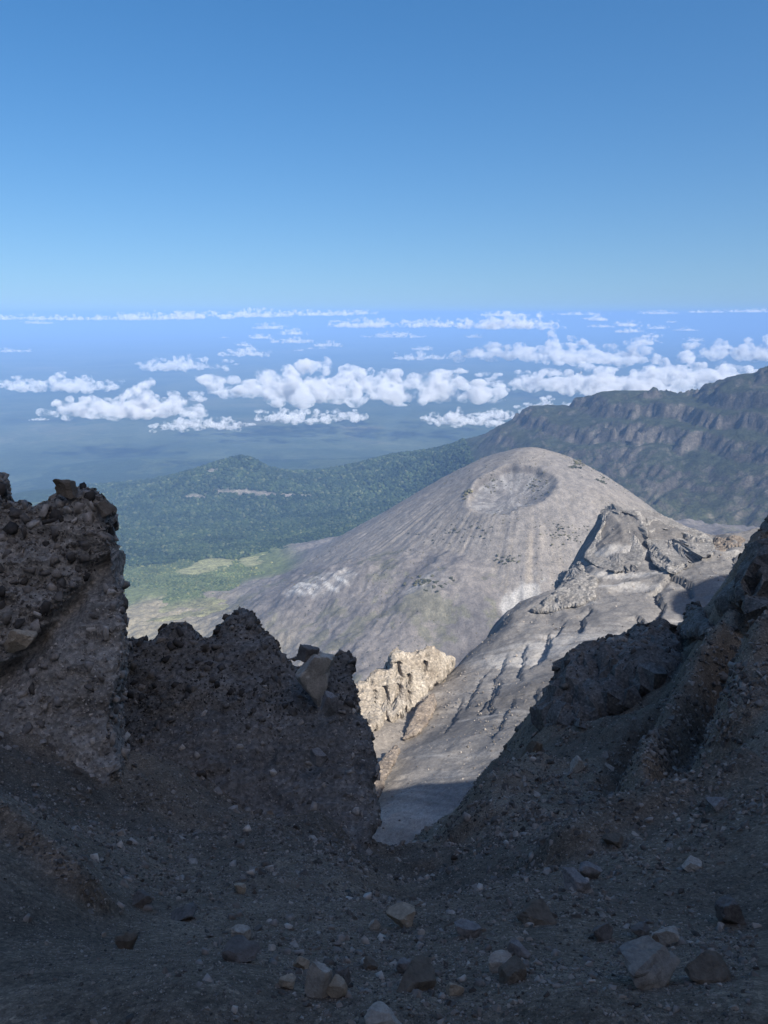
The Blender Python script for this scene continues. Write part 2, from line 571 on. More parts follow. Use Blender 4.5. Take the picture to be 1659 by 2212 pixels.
def cone_height(X, Y):
    base = FLO_RBF(X / 1000, Y / 1000)
    n = fbm(X / 180, Y / 180, 0, 5, seed=30)
    lava = smooth(0.0, 0.3, fbm(X / 420, Y / 420, 0, 3, seed=31) + 0.15)
    flow = fbm((X * 0.8 - Y * 0.6) / 70, (X * 0.6 + Y * 0.8) / 320, 0, 5, 0.55, seed=32, ridged=True)
    base = base + n * 16 + lava * flow * 6 + fbm(X / 55, Y / 55, 0, 5, 0.6, seed=33) * 11 + fbm(X / 90, Y / 90, 0, 4, 0.55, seed=45, ridged=True) * 7
    dx, dy = X - CONE[0], Y - CONE[1]
    r = np.sqrt(dx * dx + dy * dy)
    th = np.arctan2(dy, dx)
    cl, cr, cf, cb = np.clip(-np.cos(th), 0, 1) ** 2, np.clip(np.cos(th), 0, 1) ** 2, np.clip(-np.sin(th), 0, 1) ** 2, np.clip(np.sin(th), 0, 1) ** 2
    a = 0.45 * cl + 0.43 * cr + 0.27 * cf + 0.30 * cb
    b = 0.655 * cl + 0.74 * cr + 0.78 * cf + 0.60 * cb
    rk = 165 * cl + 235 * cr + 385 * cf + 320 * cb
    top = -422.0
    zc = top - a * (np.sqrt(r * r + 3600.0) - 60.0) - (b - a) * 40 * np.logaddexp(0, (r - rk) / 40)
    gul = fbm(th * 34, r / 520, 0, 4, 0.6, seed=34, ridged=True)
    gul2 = fbm(th * 90 + 0.8 * fbm(X / 60, Y / 60, 0, 3, seed=38), r / 260, 0, 3, 0.6, seed=39, ridged=True)
    zc = zc + (gul * 4.6 + gul2 * 2.2) * smooth(190, 420, r) + fbm(X / 90, Y / 90, 0, 5, 0.55, seed=35) * 6
    # summit crater opening towards the camera
    ex, ey = X - CRATER[0], Y - CRATER[1]
    rw = np.sqrt((ex / 1.0) ** 2 + (ey / 1.0) ** 2) * (1 + 0.17 * fbm(X / 90, Y / 90, 0, 4, seed=36))
    rim = 132.0
    q = rw / rim
    bowl = np.where(q < 1, -(1 - np.clip(q, 0, 1) ** 1.35) * 62, 0)
    bowl = np.maximum(bowl, -46 + fbm(X / 30, Y / 30, 0, 3, seed=37) * 2)
    lip = 5.0 * np.exp(-((q - 1.04) / 0.13) ** 2)
    scar = -10.0 * smooth(1.0, 0.9, q) * smooth(0.3, 0.95, q) * smooth(-0.1, 0.6, ey / rim)
    zc = zc + bowl + lip + scar
    k = 26.0
    h = np.clip(0.5 + 0.5 * (zc - base) / k, 0, 1)
    Z = base * (1 - h) + zc * h + k * h * (1 - h)
    return Z, h, q, r, th, lava, gul


def build_cone():
    xs = np.concatenate([np.linspace(-1900, -1000, 40, endpoint=False), np.linspace(-1000, 1350, 440), np.linspace(1360, 1900, 30)])
    ys = np.concatenate([np.linspace(950, 1450, 40, endpoint=False), np.linspace(1450, 2700, 330), np.linspace(2712, 3500, 50)])
    X, Y = np.meshgrid(xs, ys)
    Z, h, q, r, th, lava, gul = cone_height(X, Y)
    edge = np.minimum.reduce([smooth(-1900, -1500, X), smooth(3500, 3250, Y)])
    Z = Z - (1 - edge) * 260
    n1 = fbm(X / 240, Y / 240, 0, 5, seed=50); n2 = fbm(X / 22, Y / 22, 0, 4, 0.6, seed=51); n3 = fbm(X / 700, Y / 700, 0, 3, seed=52)
    ash = np.array((0.162, 0.147, 0.130)); tan = np.array((0.195, 0.171, 0.140)); grey = np.array((0.122, 0.115, 0.109)); pale = np.array((0.33, 0.32, 0.30))
    floor_c = np.array((0.142, 0.128, 0.116)); mauve = np.array((0.090, 0.083, 0.080)); dry = np.array((0.20, 0.175, 0.115)); olive = np.array((0.085, 0.085, 0.050))
    o3 = np.ones(X.shape + (3,))

    def lerp(c, d, m):
        m = m[..., None]
        return c * (1 - m) + d * m
    c = o3 * floor_c
    c = lerp(c, mauve, smooth(-0.35, 0.25, n1 + 0.3 * n3) * 0.85)
    flow = fbm((X * 0.8 - Y * 0.6) / 60, (X * 0.6 + Y * 0.8) / 420, 0, 5, 0.55, seed=53)
    c = lerp(c, ash * 1.15, smooth(0.1, 0.45, flow) * 0.3)
    c = lerp(c, olive, smooth(0.28, 0.5, n2 * 0.6 + fbm(X / 120, Y / 120, 0, 4, seed=54)) * 0.55)
    # dry yellow skirt at the left end of the floor
    c = lerp(c, dry, smooth(-350, -800, X + 160 * n1 + (Y - 2300) * 0.4) * 0.9)
    c = lerp(c, np.array((0.095, 0.112, 0.05)), smooth(2480, 2620, Y + 120 * n1 + (X + 700) * -0.25) * smooth(-150, -300, X + 0.28 * (Y - 2450)))
    cone = o3 * ash
    streak = fbm(th * 60, r / 600, 0, 4, 0.6, seed=55)
    cone = lerp(cone, tan * 1.05, smooth(0.0, 0.4, streak) * smooth(200, 320, r) * np.clip(-np.sin(th) + 0.25, 0, 1))
    cone = lerp(cone, tan, smooth(0.0, 0.5, n1) * 0.5)
    cone = lerp(cone, np.array((0.16, 0.15, 0.12)), smooth(0.35, 0.8, np.cos(th)) * smooth(300, 520, r) * 0.8)
    cone = lerp(cone, grey, smooth(0.2, 0.5, n3 + 0.3 * streak) * 0.6)
    cone = lerp(cone, grey * 1.05, smooth(1.0, 0.75, q) * 0.85)
    rays = fbm(np.arctan2(Y - CRATER[1], X - CRATER[0]) * 9, q * 1.2, 0, 3, seed=56)
    cone = lerp(cone, pale * 0.9, smooth(0.12, 0.4, rays) * smooth(1.0, 0.85, q) * 0.4)
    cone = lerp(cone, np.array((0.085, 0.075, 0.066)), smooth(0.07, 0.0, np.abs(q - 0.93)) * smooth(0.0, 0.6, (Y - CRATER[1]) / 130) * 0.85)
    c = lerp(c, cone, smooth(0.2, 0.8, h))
    # pale streaked landslide scar low on the cone's left flank
    m = smooth(1.1, 0.75, px_blob(X, Y, 690, 1262, 2090, 120, 62, R(-32)) + 0.25 * n2)
    st = smooth(-0.1, 0.25, fbm((X * 0.85 + Y * 0.53) / 9, (Y * 0.85 - X * 0.53) / 160, 0, 3, seed=57))
    c = lerp(c, pale * 1.15, m * (0.25 + 0.75 * st) * 0.9)
    # white ash lobe beside the ridge, and pale sheets to its left
    for (uu, vv, D, a, b, an) in ((1115, 1303, 1830, 60, 26, 0.5), (920, 1275, 1890, 55, 40, 0.3)):
        m = smooth(1.1, 0.7, px_blob(X, Y, uu, vv, D, a, b, an) + 0.6 * n2 + 0.45 * n1)
        c = lerp(c, pale * (0.95 if uu > 1000 else 0.62), m * (0.2 + 0.5 * smooth(-0.15, 0.3, flow + 0.5 * n2)))
    c = c * (1 + 0.16 * n2[..., None])
    mat = terrain_mat('ash_ground', (0.05, 0.25), (4.0, 1.6), (0.68, 1.32))
    o = grid_obj('ash_cone', X, Y, Z, mat, np.clip(c, 0.01, 1))
    tag(o, 'pale grey-brown volcanic ash cone with a round crater in its top', None, None, 'structure')
    return X, Y, Z


CONE_GRID = build_cone()

# ------------------------------------------------------------------ ash ridge in the middle distance (sunlit slope above the gully)
mid_pts = [
    # bottom of the gully, from the notch outwards
    (805, 1790, 250), (812, 1700, 290), (850, 1620, 340), (900, 1550, 385), (960, 1480, 430), (1010, 1420, 480),
    # floor of the gully seen through the notch
    (900, 1790, 245), (1000, 1730, 258), (1080, 1690, 264),
    # left side of the gully
    (780, 1600, 345), (800, 1560, 368), (765, 1500, 400), (850, 1500, 415), (735, 1480, 405),
    # slope
    (1000, 1650, 296), (1100, 1600, 302), (930, 1640, 305), (1050, 1500, 378), (1150, 1500, 350), (1180, 1420, 410), (1100, 1430, 425),
    (1250, 1400, 405), (1300, 1350, 432), (1200, 1340, 470), (1400, 1320, 440), (1350, 1260, 500), (1450, 1250, 486),
    (1550, 1240, 480), (1640, 1200, 500), (1500, 1320, 430), (1600, 1300, 428),
    # skyline of the ridge
    (1060, 1365, 520), (1120, 1335, 545), (1170, 1310, 560), (1215, 1260, 580), (1240, 1215, 600), (1275, 1150, 625), (1300, 1125, 630),
    (1350, 1125, 630), (1420, 1130, 620), (1490, 1150, 600), (1540, 1168, 580), (1590, 1168, 570), (1640, 1152, 560), (1700, 1125, 545), (1300, 1200, 560), (1420, 1200, 540)]
mp = [at(*q) for q in mid_pts]
EXTRA = []
for q in [(960, 1480, 430), (1010, 1420, 480), (1060, 1365, 520), (1120, 1335, 545), (1170, 1310, 560), (1240, 1215, 600), (1300, 1125, 630), (1420, 1130, 620),
          (1540, 1168, 580), (1640, 1152, 560), (1700, 1125, 545)]:
    p = at(*q)
    for d, drop in ((90, 95), (300, 330)):
        EXTRA.append(p + np.array(((p[0] / p[1]) * d - 0.03 * d, d, -drop * 1.15)))
for q in [(780, 1600, 345), (765, 1500, 400), (735, 1480, 405)]:
    p = at(*q)
    EXTRA.append(p + np.array((-70, 30, -70))); EXTRA.append(p + np.array((-200, 80, -260)))
mp = np.array(mp + EXTRA + [low(q) for q in [(330, 330, -130), (420, 420, -120), (220, 220, -160), (120, 150, -180), (40, 150, -190), (-60, 150, -215), (-160, 150, -330), (330, 480, -150)]])
MID_RBF = RBF(mp[:, :2] / 100, mp[:, 2], 0.06)

CRACKS = []   # polylines seen on the slope: (points (u, v), depth)
for pts, dep in [
    ([(1395, 1285), (1450, 1240), (1490, 1262), (1500, 1300)], 1.7),
    ([(1410, 1270), (1440, 1310), (1425, 1360), (1400, 1385)], 1.8),
    ([(1370, 1330), (1410, 1345), (1405, 1375)], 1.6), ([(1360, 1380), (1358, 1420)], 3.0),
    ([(1275, 1310), (1263, 1345), (1262, 1370)], 1.3), ([(1230, 1330), (1180, 1400), (1150, 1450)], 0.7),
    ([(1180, 1365), (1185, 1390), (1172, 1440)], 1.0), ([(1135, 1390), (1137, 1420), (1122, 1480)], 0.8),
    ([(1100, 1400), (1060, 1500), (1030, 1540)], 0.7), ([(1060, 1440), (1030, 1490), (1000, 1540)], 0.7),
    ([(1165, 1485), (1162, 1530), (1150, 1570)], 0.9), ([(1120, 1500), (1090, 1560), (1070, 1600)], 0.6),
    ([(1085, 1460), (1065, 1520), (1062, 1545)], 0.9), ([(1000, 1500), (985, 1560), (960, 1590)], 0.6),
    ([(1600, 1190), (1585, 1230), (1570, 1260)], 1.4), ([(1480, 1150), (1520, 1180), (1545, 1200)], 1.5), ([(1250, 1400), (1230, 1440), (1210, 1455)], 0.9)]:
    CRACKS.append((pts, dep))


def mid_height(X, Y):
    Z = MID_RBF(X / 100, Y / 100)
    n = fbm(X / 60, Y / 60, 0, 4, seed=60)
    Z = Z + n * 3.0 + fbm(X / 9, Y / 9, 0, 4, 0.55, seed=61) * 0.6
    up = smooth(380, 560, Y)
    Z = Z + up * (fbm(X / 34, Y / 34, 0, 4, 0.55, seed=68, ridged=True) * 4.5) + fbm(X / 22, Y / 22, 0, 4, 0.55, seed=69, ridged=True) * 0.9
    # runnels down the ash (towards the lower left)
    s = X * 0.55 + Y * 0.83
    t = X * 0.83 - Y * 0.55
    Z = Z + fbm((s + 8 * n) / 13, t / 120, 0, 4, 0.55, seed=62, ridged=True) * 1.3
    return Z


def find_on(fn, u, v, lo, hi, steps=300):
    """first point where the sight line through (u, v) meets height function fn"""
    ys = np.linspace(lo, hi, steps)
    P = np.array([at(u, v, y) for y in ys])
    d = P[:, 2] - fn(P[:, 0], P[:, 1])
    k = np.where(d < 0)[0]
    i = k[0] if len(k) else int(np.argmin(d))
    return P[i]


def find_many(fn, u, v, lo, hi, steps=120):
    """find_on for many sight lines at once"""
    u, v = np.asarray(u, float), np.asarray(v, float)
    ys = np.linspace(lo, hi, steps)
    a = (u - 829.5) / FPX; b = -(v - 1106.0) / FPX
    k = ys[None] / (CP + b * SP)[:, None]
    X, Y, Z = a[:, None] * k, np.broadcast_to(ys, k.shape), (-SP + b * CP)[:, None] * k
    d = Z - fn(X, Y)
    hit = d < 0
    i = np.where(hit.any(1), hit.argmax(1), d.argmin(1))
    j = np.arange(len(u))
    return np.stack([X[j, i], Y[j, i], Z[j, i]], 1)


def build_mid():
    xs = np.concatenate([np.linspace(-260, -40, 40, endpoint=False), np.linspace(-40, 300, 350), np.linspace(302, 480, 40)])
    ys = np.concatenate([np.linspace(140, 220, 30, endpoint=False), np.geomspace(220, 660, 440), np.linspace(665, 950, 30)])
    X, Y = np.meshgrid(xs, ys)
    Z = mid_height(X, Y)
    crack_m = np.zeros_like(X)
    WX, WY = X + 3 * fbm(X / 12, Y / 12, 0, 4, 0.6, seed=63), Y + 4 * fbm(X / 12, Y / 12, 5, 4, 0.6, seed=64)
    for pts, dep in CRACKS:
        W = [find_on(mid_height, u, v, 200, 700) for u, v in pts]
        d, side, par = seg_dist(WX, WY, W)
        fade = smooth(0, 0.15, par) * smooth(1, 0.85, par)
        k = np.exp(-(d / 1.0) ** 2)
        Z = Z - fade * dep * 2.8 * (np.exp(-d / 6.0) * (side < 0) - 0.12 * np.exp(-d / 9.0) * (side > 0))
        crack_m = np.maximum(crack_m, k * fade)
    n1 = fbm(X / 70, Y / 70, 0, 5, seed=65); n2 = fbm(X / 6, Y / 6, 0, 4, 0.6, seed=66)
    s = X * 0.55 + Y * 0.83; t = X * 0.83 - Y * 0.55
    st = fbm(s / 10, t / 150, 0, 5, 0.6, seed=67)
    base = np.array((0.165, 0.156, 0.148)); pale = np.array((0.36, 0.342, 0.318)); dark = np.array((0.098, 0.092, 0.088))
    c = np.ones(X.shape + (3,)) * base
    m = (smooth(0.05, 0.5, st + 0.5 * n1))[..., None]; c = c * (1 - 0.7 * m) + pale * 0.7 * m
    m = (smooth(0.0, 0.5, -n1 - 0.3 * st))[..., None]; c = c * (1 - 0.7 * m) + dark * 0.7 * m
    rub = smooth(0.1, 0.5, n2 + 0.4 * n1)[..., None]; c = c * (1 - 0.3 * rub) + np.array((0.235, 0.215, 0.19)) * 0.3 * rub
    # tan rubble along the gully floor
    g = smooth(30, 8, seg_dist(X, Y, [at(805, 1790, 250), at(800, 1600, 345), at(900, 1550, 385), at(960, 1480, 430)])[0] + 6 * n1)[..., None]
    c = c * (1 - 0.6 * g) + np.array((0.25, 0.215, 0.175)) * 0.6 * g
    mat = terrain_mat('ridge_ash', (0.6, 2.5), (0.35, 0.15), (0.72, 1.28))
    o = grid_obj('ash_slope', X, Y, Z, mat, np.clip(c, 0.01, 1))
    tag(o, 'steep sunlit slope of grey ash cut by thin dark cracks', None, None, 'structure')


build_mid()

# ------------------------------------------------------------------ near ground: the scree the photographer stands on
near_pts = [
    # centre line down to the notch
    (829, 2230, 1.46), (829, 2120, 1.86), (829, 2050, 2.27), (829, 1960, 3.1), (829, 1900, 4.2), (829, 1850, 5.6), (800, 1800, 7.8), (860, 1790, 8.2),
    (930, 1800, 8.0), (790, 1775, 8.6), (900, 1775, 8.8), (1000, 1770, 10.0),
    # lower right
    (1250, 2200, 1.45), (1659, 2200, 1.40), (1300, 2080, 2.0), (1659, 2060, 1.95), (1200, 1960, 3.0), (1450, 1950, 3.0), (1659, 1930, 3.0),
    (1100, 1900, 4.2), (1300, 1870, 4.3), (1500, 1840, 4.3), (1659, 1790, 4.4), (1050, 1850, 6.0), (1200, 1800, 6.3), (1350, 1770, 6.4),
    # right slope
    (1659, 1650, 5.6), (1659, 1500, 7.5), (1659, 1400, 11), (1600, 1350, 17), (1659, 1300, 18), (1550, 1420, 14), (1500, 1560, 10.5), (1400, 1700, 8.6), (1560, 1650, 7.0),
    (1250, 1650, 11.5), (1350, 1560, 14), (1200, 1720, 9.6), (1300, 1510, 17), (1420, 1460, 18), (1100, 1780, 8.6),
    # right crest
    (960, 1870, 6.6), (1000, 1815, 8.6), (1060, 1745, 10.3), (1130, 1650, 13), (1165, 1590, 15), (1205, 1525, 17.5), (1260, 1455, 21), (1330, 1425, 23),
    (1400, 1395, 25), (1470, 1345, 27.5), (1530, 1310, 29), (1600, 1235, 32), (1640, 1180, 34), (1700, 1110, 36),
    # left
    (400, 2200, 1.5), (0, 2200, 1.55), (400, 2050, 2.1), (0, 2050, 2.1), (450, 1930, 3.4), (250, 1985, 2.75), (130, 1890, 3.0), (0, 1790, 3.2), (-150, 1700, 3.4),
    (330, 1910, 4.1), (200, 1830, 4.9), (60, 1740, 5.6), (600, 1880, 4.9), (650, 1800, 7.0), (500, 1800, 6.6), (350, 1760, 7.2), (500, 1740, 8.0), (150, 1700, 6.9),
    (350, 1660, 8.3), (700, 1740, 8.9), (30, 1620, 7.4)]
npn = [at(*q) for q in near_pts]
for (u, v, D, sx) in [(960, 1870, 6.6, -0.6), (1000, 1815, 8.6, -0.6), (1060, 1745, 10.3, -0.55), (1130, 1650, 13, -0.5), (1205, 1525, 17.5, -0.45), (1260, 1455, 21, -0.4),
                      (1330, 1425, 23, -0.35), (1400, 1395, 25, -0.35), (1470, 1345, 27.5, -0.35), (1530, 1310, 29, -0.35), (1600, 1235, 32, -0.3), (1640, 1180, 34, -0.3), (1700, 1110, 36, -0.3)]:
    p = at(u, v, D)
    if D < 10:
        continue
    for d, k in ((0.14, 1.35), (0.8, 1.15)):
        npn.append(p + np.array((sx * d * D, 0.9 * d * D, -k * d * D)))
# beyond the notch and behind the left-hand rock walls the ground falls away
for q in [(0, 13, -12.2), (1.5, 16, -16), (0, 22, -22), (0, 60, -68), (0, 160, -190), (-3.5, 16, -13.5), (-7, 15, -11), (-12, 14, -9), (-10, 24, -20), (-20, 26, -18),
          (-15, 60, -60), (-60, 60, -50), (-60, 160, -180), (-150, 150, -170), (40, 150, -150)]:
    npn.append(low(q))
# off to the sides and behind: the mountain rises to the summit behind the right shoulder
for q in [(0, 0.3, -1.5), (0, -1.5, -0.3), (-2.5, 0.5, -1.5), (2.5, 0.5, -1.3), (-5, 3, -2.6), (-8, 5, -3.5), (-13, 6, -3.4), (-8, -1, 0.5), (-13, -1, 6), (-17, -4, 13), (-23, -6, 21), (-20, 5, 3), (-32, -2, 29), (-45, 4, 36), (-26, -22, 19), (-50, -20, 34), (-34, 14, 2), (-60, 22, 18), (-90, 0, 50), (-45, 40, -30), (-6, -3, 0.5), (0, -6, 2.6), (5, -11, 10),  # hill on the left added out of view to bounce sunlight onto the foreground
          (6, -2, 2.2), (5, 2.5, -1.5), (6.5, 6, -3.0), (10, 12, -5.0), (16, 24, -8.2), (9, 3, 1.0), (14, 10, -1.0), (22, 28, -7.5), (26, 24, -2), (30, 45, -13),
          (12, -8, 17), (24, -22, 46), (40, -38, 64), (20, -45, 48), (10, -22, 28), (-10, -25, 8), (0, -70, 24), (90, -60, 66), (30, 0, 18), (50, 30, 14), (60, -10, 42),
          (48, 60, -40), (75, 60, -24), (95, 40, 14), (130, 20, 40), (80, 110, -76), (128, 100, 10), (150, 105, 6), (145, 130, -40), (180, 100, -8), (160, 190, -125), (230, 190, -70), (300, 160, 20), (250, 280, -160), (320, 265, -60), (345, 238, 66), (310, 205, 20), (377, 290, 0), (420, 230, 80),  # unseen right-hand heights, shaped to throw shade on the gully and ash slope
          (420, 400, -60), (520, 380, -20), (300, -100, 90), (-200, -100, 40), (-300, 100, -200), (500, 100, 80)]:
    npn.append(low(q))
npn = np.array(npn)
_th = np.arctan2(npn[:, 0], npn[:, 1]); _r = np.hypot(npn[:, 0], npn[:, 1])
_P = np.stack([_th * 2.0, np.log(_r)], 1); _v = -npn[:, 2] / _r
_back = np.abs(_th) > 2.0
_P = np.concatenate([_P, _P[_back] - np.stack([np.sign(_th[_back]) * 4 * math.pi, 0 * _th[_back]], 1)]); _v = np.concatenate([_v, _v[_back]])
NEAR_RBF = RBF(_P, _v, 0.12)

RIBS = [  # (polyline of (u, v, distance), half width as a share of distance, height as a share of distance)
    ([(1330, 1775, 6.6), (1370, 1680, 8.8), (1440, 1580, 10.5), (1530, 1480, 12.5), (1659, 1350, 15)], 0.05, 0.14),
    ([(1500, 1690, 7.0), (1560, 1580, 8.0), (1600, 1480, 8.6), (1700, 1380, 10)], 0.055, 0.13),
    ([(1290, 1770, 6.9), (1330, 1700, 8.6), (1400, 1590, 11), (1560, 1440, 14)], 0.04, -0.12),
    ([(1470, 1700, 7.0), (1510, 1590, 8.6), (1570, 1470, 9.5), (1659, 1400, 11)], 0.04, -0.12),
    ([(1000, 1815, 8.6), (1060, 1745, 10.3), (1130, 1660, 12.6)], 0.05, 0.04),
    ([(1180, 1870, 4.6), (1290, 1800, 5.2), (1450, 1740, 5.4), (1659, 1650, 5.4)], 0.055, 0.06),
    ([(0, 1795, 3.2), (130, 1890, 3.0), (230, 1975, 2.8)], 0.03, 0.05),
    ([(900, 1930, 3.6), (880, 1890, 4.5), (865, 1845, 5.8), (850, 1800, 7.8), (845, 1775, 9.5), (843, 1760, 12)], 0.085, -0.05)]
RIBS = [([at(*q) for q in p], w, h) for p, w, h in RIBS]


def near_height(X, Y, fine=True):
    r = np.hypot(X, Y) + 1e-6
    th = np.arctan2(X, Y)
    Z = -NEAR_RBF(th * 2.0, np.log(r)) * r
    for p, w, h in RIBS:
        d, s, par = seg_dist(X, Y, p)
        D = np.interp(par, np.linspace(0, 1, len(p)), [q[1] for q in p])
        Z = Z + h * D * np.exp(-(d / (w * D)) ** 2) * smooth(0, 0.12, par) * smooth(1.0, 0.88, par)
    Z = np.where(Z > 85, 85 + (Z - 85) * 0.2, Z)
    if fine:
        lim = smooth(0.5, 3, r)
        a = np.minimum(1, 6.0 / r) ** 0.3
        Z = Z + lim * (fbm(X / 2.4, Y / 2.4, 0, 3, seed=70) * 0.22 * np.clip(r / 5, 0.3, 4)
                       + fbm(X / 0.7, Y / 0.7, 0, 5, 0.58, seed=71) * 0.10 * np.clip(r / 5, 0.4, 4)
                       + smooth(9, 16, r) * fbm(X / 5, Y / 5, 0, 5, 0.6, seed=72) * 0.5)
    return Z


def near_colour(X, Y, Z):
    r = np.hypot(X, Y) + 1e-6
    n1 = fbm(X / 2.2, Y / 2.2, 0, 4, seed=75); n2 = fbm(X / 0.3, Y / 0.3, 0, 4, 0.6, seed=76)
    c = np.ones(X.shape + (3,)) * np.array((0.215, 0.171, 0.128))
    m = smooth(-0.1, 0.4, n1)[..., None]; c = c * (1 - m) + np.array((0.148, 0.121, 0.094)) * m
    m = smooth(0.15, 0.5, -n1 + 0.4 * n2)[..., None] * 0.6; c = c * (1 - m) + np.array((0.235, 0.190, 0.144)) * m
    return c * (1 + 0.25 * n2[..., None])


def build_near():
    th = np.concatenate([np.radians(np.arange(-180, -36, 4.0)), np.radians(np.arange(-36, 36, 0.16)), np.radians(np.arange(36, 181, 2.0))])
    th[-1] = math.pi
    rr = np.concatenate([np.geomspace(0.35, 1.2, 14, endpoint=False), np.geomspace(1.2, 40, 340, endpoint=False), np.geomspace(40, 640, 70)])
    A, RR = np.meshgrid(th, rr)
    X, Y = RR * np.sin(A), RR * np.cos(A)
    Z = near_height(X, Y)
    c = near_colour(X, Y, Z)
    m, nt, b = new_mat('scree', 0.97)
    tc = nt.nodes.new('ShaderNodeTexCoord')
    vc = nt.nodes.new('ShaderNodeVertexColor'); vc.layer_name = 'Col'
    col = vc.outputs['Color']; prev = None
    for s, d, lo, hi in ((7, 0.05, .7, 1.3), (45, 0.014, .6, 1.5), (160, 0.004, .65, 1.45)):
        n = noise_node(nt, s, 6, 0.7, tc.outputs['Object'])
        col = mixc(nt, col, ramp(nt, n.outputs['Fac'], [(0.3, (lo,) * 3), (0.5, (1,) * 3), (0.7, (hi,) * 3)]).outputs[0], 1.0, 'MULTIPLY')
        prev = add_bump(nt, b, n.outputs['Fac'], d, 0.8, prev)
    v = nt.nodes.new('ShaderNodeTexVoronoi'); v.inputs['Scale'].default_value = 60
    nt.links.new(tc.outputs['Object'], v.inputs['Vector'])
    cell = ramp(nt, v.outputs['Color'], [(0.0, (.6,) * 3), (0.7, (1,) * 3), (0.95, (1.9, 1.85, 1.75))])
    col = mixc(nt, col, cell.outputs[0], 0.55, 'MULTIPLY')
    nt.links.new(col, b.inputs['Base Color'])
    o = grid_obj('scree_slope', X, Y, Z, m, np.clip(c, 0.01, 1), flip=True)
    tag(o, 'dark gravelly scree slope falling away from the viewer', None, None, 'structure')


build_near()
# ------------------------------------------------------------------ stones and rock bodies
WORK = bpy.data.scenes.new('workbench')       # an empty scene to evaluate remeshes in; removed at the end


def remeshed(name, V, F, voxel):
    me = raw_mesh(name, V, F)
    o = bpy.data.objects.new(name, me)
    WORK.collection.objects.link(o)
    md = o.modifiers.new('r', 'REMESH'); md.mode = 'VOXEL'; md.voxel_size = voxel; md.adaptivity = 0.0
    with bpy.context.temp_override(scene=WORK, view_layer=WORK.view_layers[0]):
        dg = bpy.context.evaluated_depsgraph_get()
    ev = o.evaluated_get(dg)
    m2 = ev.to_mesh()
    n = len(m2.vertices); V2 = np.empty(n * 3, np.float32); m2.vertices.foreach_get('co', V2)
    N2 = np.empty(n * 3, np.float32); m2.vertices.foreach_get('normal', N2)
    m2.calc_loop_triangles()
    T = np.empty(len(m2.loop_triangles) * 3, np.int32); m2.loop_triangles.foreach_get('vertices', T)
    ev.to_mesh_clear()
    bpy.data.objects.remove(o); bpy.data.meshes.remove(me)
    return V2.reshape(-1, 3), N2.reshape(-1, 3), T.reshape(-1, 3)


def vertex_normals(V, T):
    fn = np.cross(V[T[:, 1]] - V[T[:, 0]], V[T[:, 2]] - V[T[:, 0]])
    N = np.zeros_like(V)
    for k in range(3):
        for ax in range(3):
            N[:, ax] += np.bincount(T[:, k], fn[:, ax], len(V))
    return N / (np.linalg.norm(N, axis=1, keepdims=True) + 1e-12)


def ico(sub):
    bm = bmesh.new(); bmesh.ops.create_icosphere(bm, subdivisions=sub, radius=1.0)
    V = np.array([v.co[:] for v in bm.verts]); F = np.array([[v.index for v in f.verts] for f in bm.faces]); bm.free()
    return V, F


ICO2 = ico(2); ICO1 = ico(1); ICO3 = ico(3)



def hull_stone(seed, n=17, flat=0.7):
    """an angular stone: the hull of a few scattered points (about 30 triangles)"""
    rng = np.random.default_rng(seed)
    P = rng.normal(size=(n, 3)); P /= np.linalg.norm(P, axis=1, keepdims=True)
    P = np.sign(P) * np.abs(P) ** rng.uniform(0.5, 0.9)
    P *= np.array((1.0, rng.uniform(0.55, 0.95), rng.uniform(0.4, 0.8))) * rng.uniform(0.86, 1.06, (n, 1))
    bm = bmesh.new()
    for p in P: bm.verts.new(p)
    r = bmesh.ops.convex_hull(bm, input=bm.verts)
    loose = [v for v in bm.verts if not v.link_faces]
    bmesh.ops.delete(bm, geom=loose, context='VERTS')
    bmesh.ops.triangulate(bm, faces=bm.faces)
    bmesh.ops.recalc_face_normals(bm, faces=bm.faces)
    bm.verts.index_update()
    V = np.array([v.co[:] for v in bm.verts]); F = np.array([[v.index for v in f.verts] for f in bm.faces]); bm.free()
    return V, F


STONES = [hull_stone(200 + i, 9 + i % 5) for i in range(20)]
PEBBLES = [hull_stone(300 + i, 9) for i in range(8)]
M_STONE = stone_mat('loose_stone', False)
M_STONE_I = stone_mat('rubble_stone', True)
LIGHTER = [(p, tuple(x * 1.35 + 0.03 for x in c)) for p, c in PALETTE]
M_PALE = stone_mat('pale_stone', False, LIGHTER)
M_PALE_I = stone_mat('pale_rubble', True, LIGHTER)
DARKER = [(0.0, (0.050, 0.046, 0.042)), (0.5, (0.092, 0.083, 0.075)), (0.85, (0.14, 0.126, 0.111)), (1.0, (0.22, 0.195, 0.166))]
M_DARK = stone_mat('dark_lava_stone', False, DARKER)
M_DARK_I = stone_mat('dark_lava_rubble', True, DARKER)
STONE_MESH = {}


def stone_mesh(i, mat):
    k = (i, mat.name)
    if k not in STONE_MESH:
        me = raw_mesh('stone', *STONES[i])
        me.materials.append(mat)
        STONE_MESH[k] = me
    return STONE_MESH[k]


def rand_rot(rng, n):
    q = rng.normal(size=(n, 4)); q /= np.linalg.norm(q, axis=1, keepdims=True)
    w, x, y, z = q.T
    return np.stack([1 - 2 * (y * y + z * z), 2 * (x * y - z * w), 2 * (x * z + y * w),
                     2 * (x * y + z * w), 1 - 2 * (x * x + z * z), 2 * (y * z - x * w),
                     2 * (x * z - y * w), 2 * (y * z + x * w), 1 - 2 * (x * x + y * y)], 1).reshape(n, 3, 3)


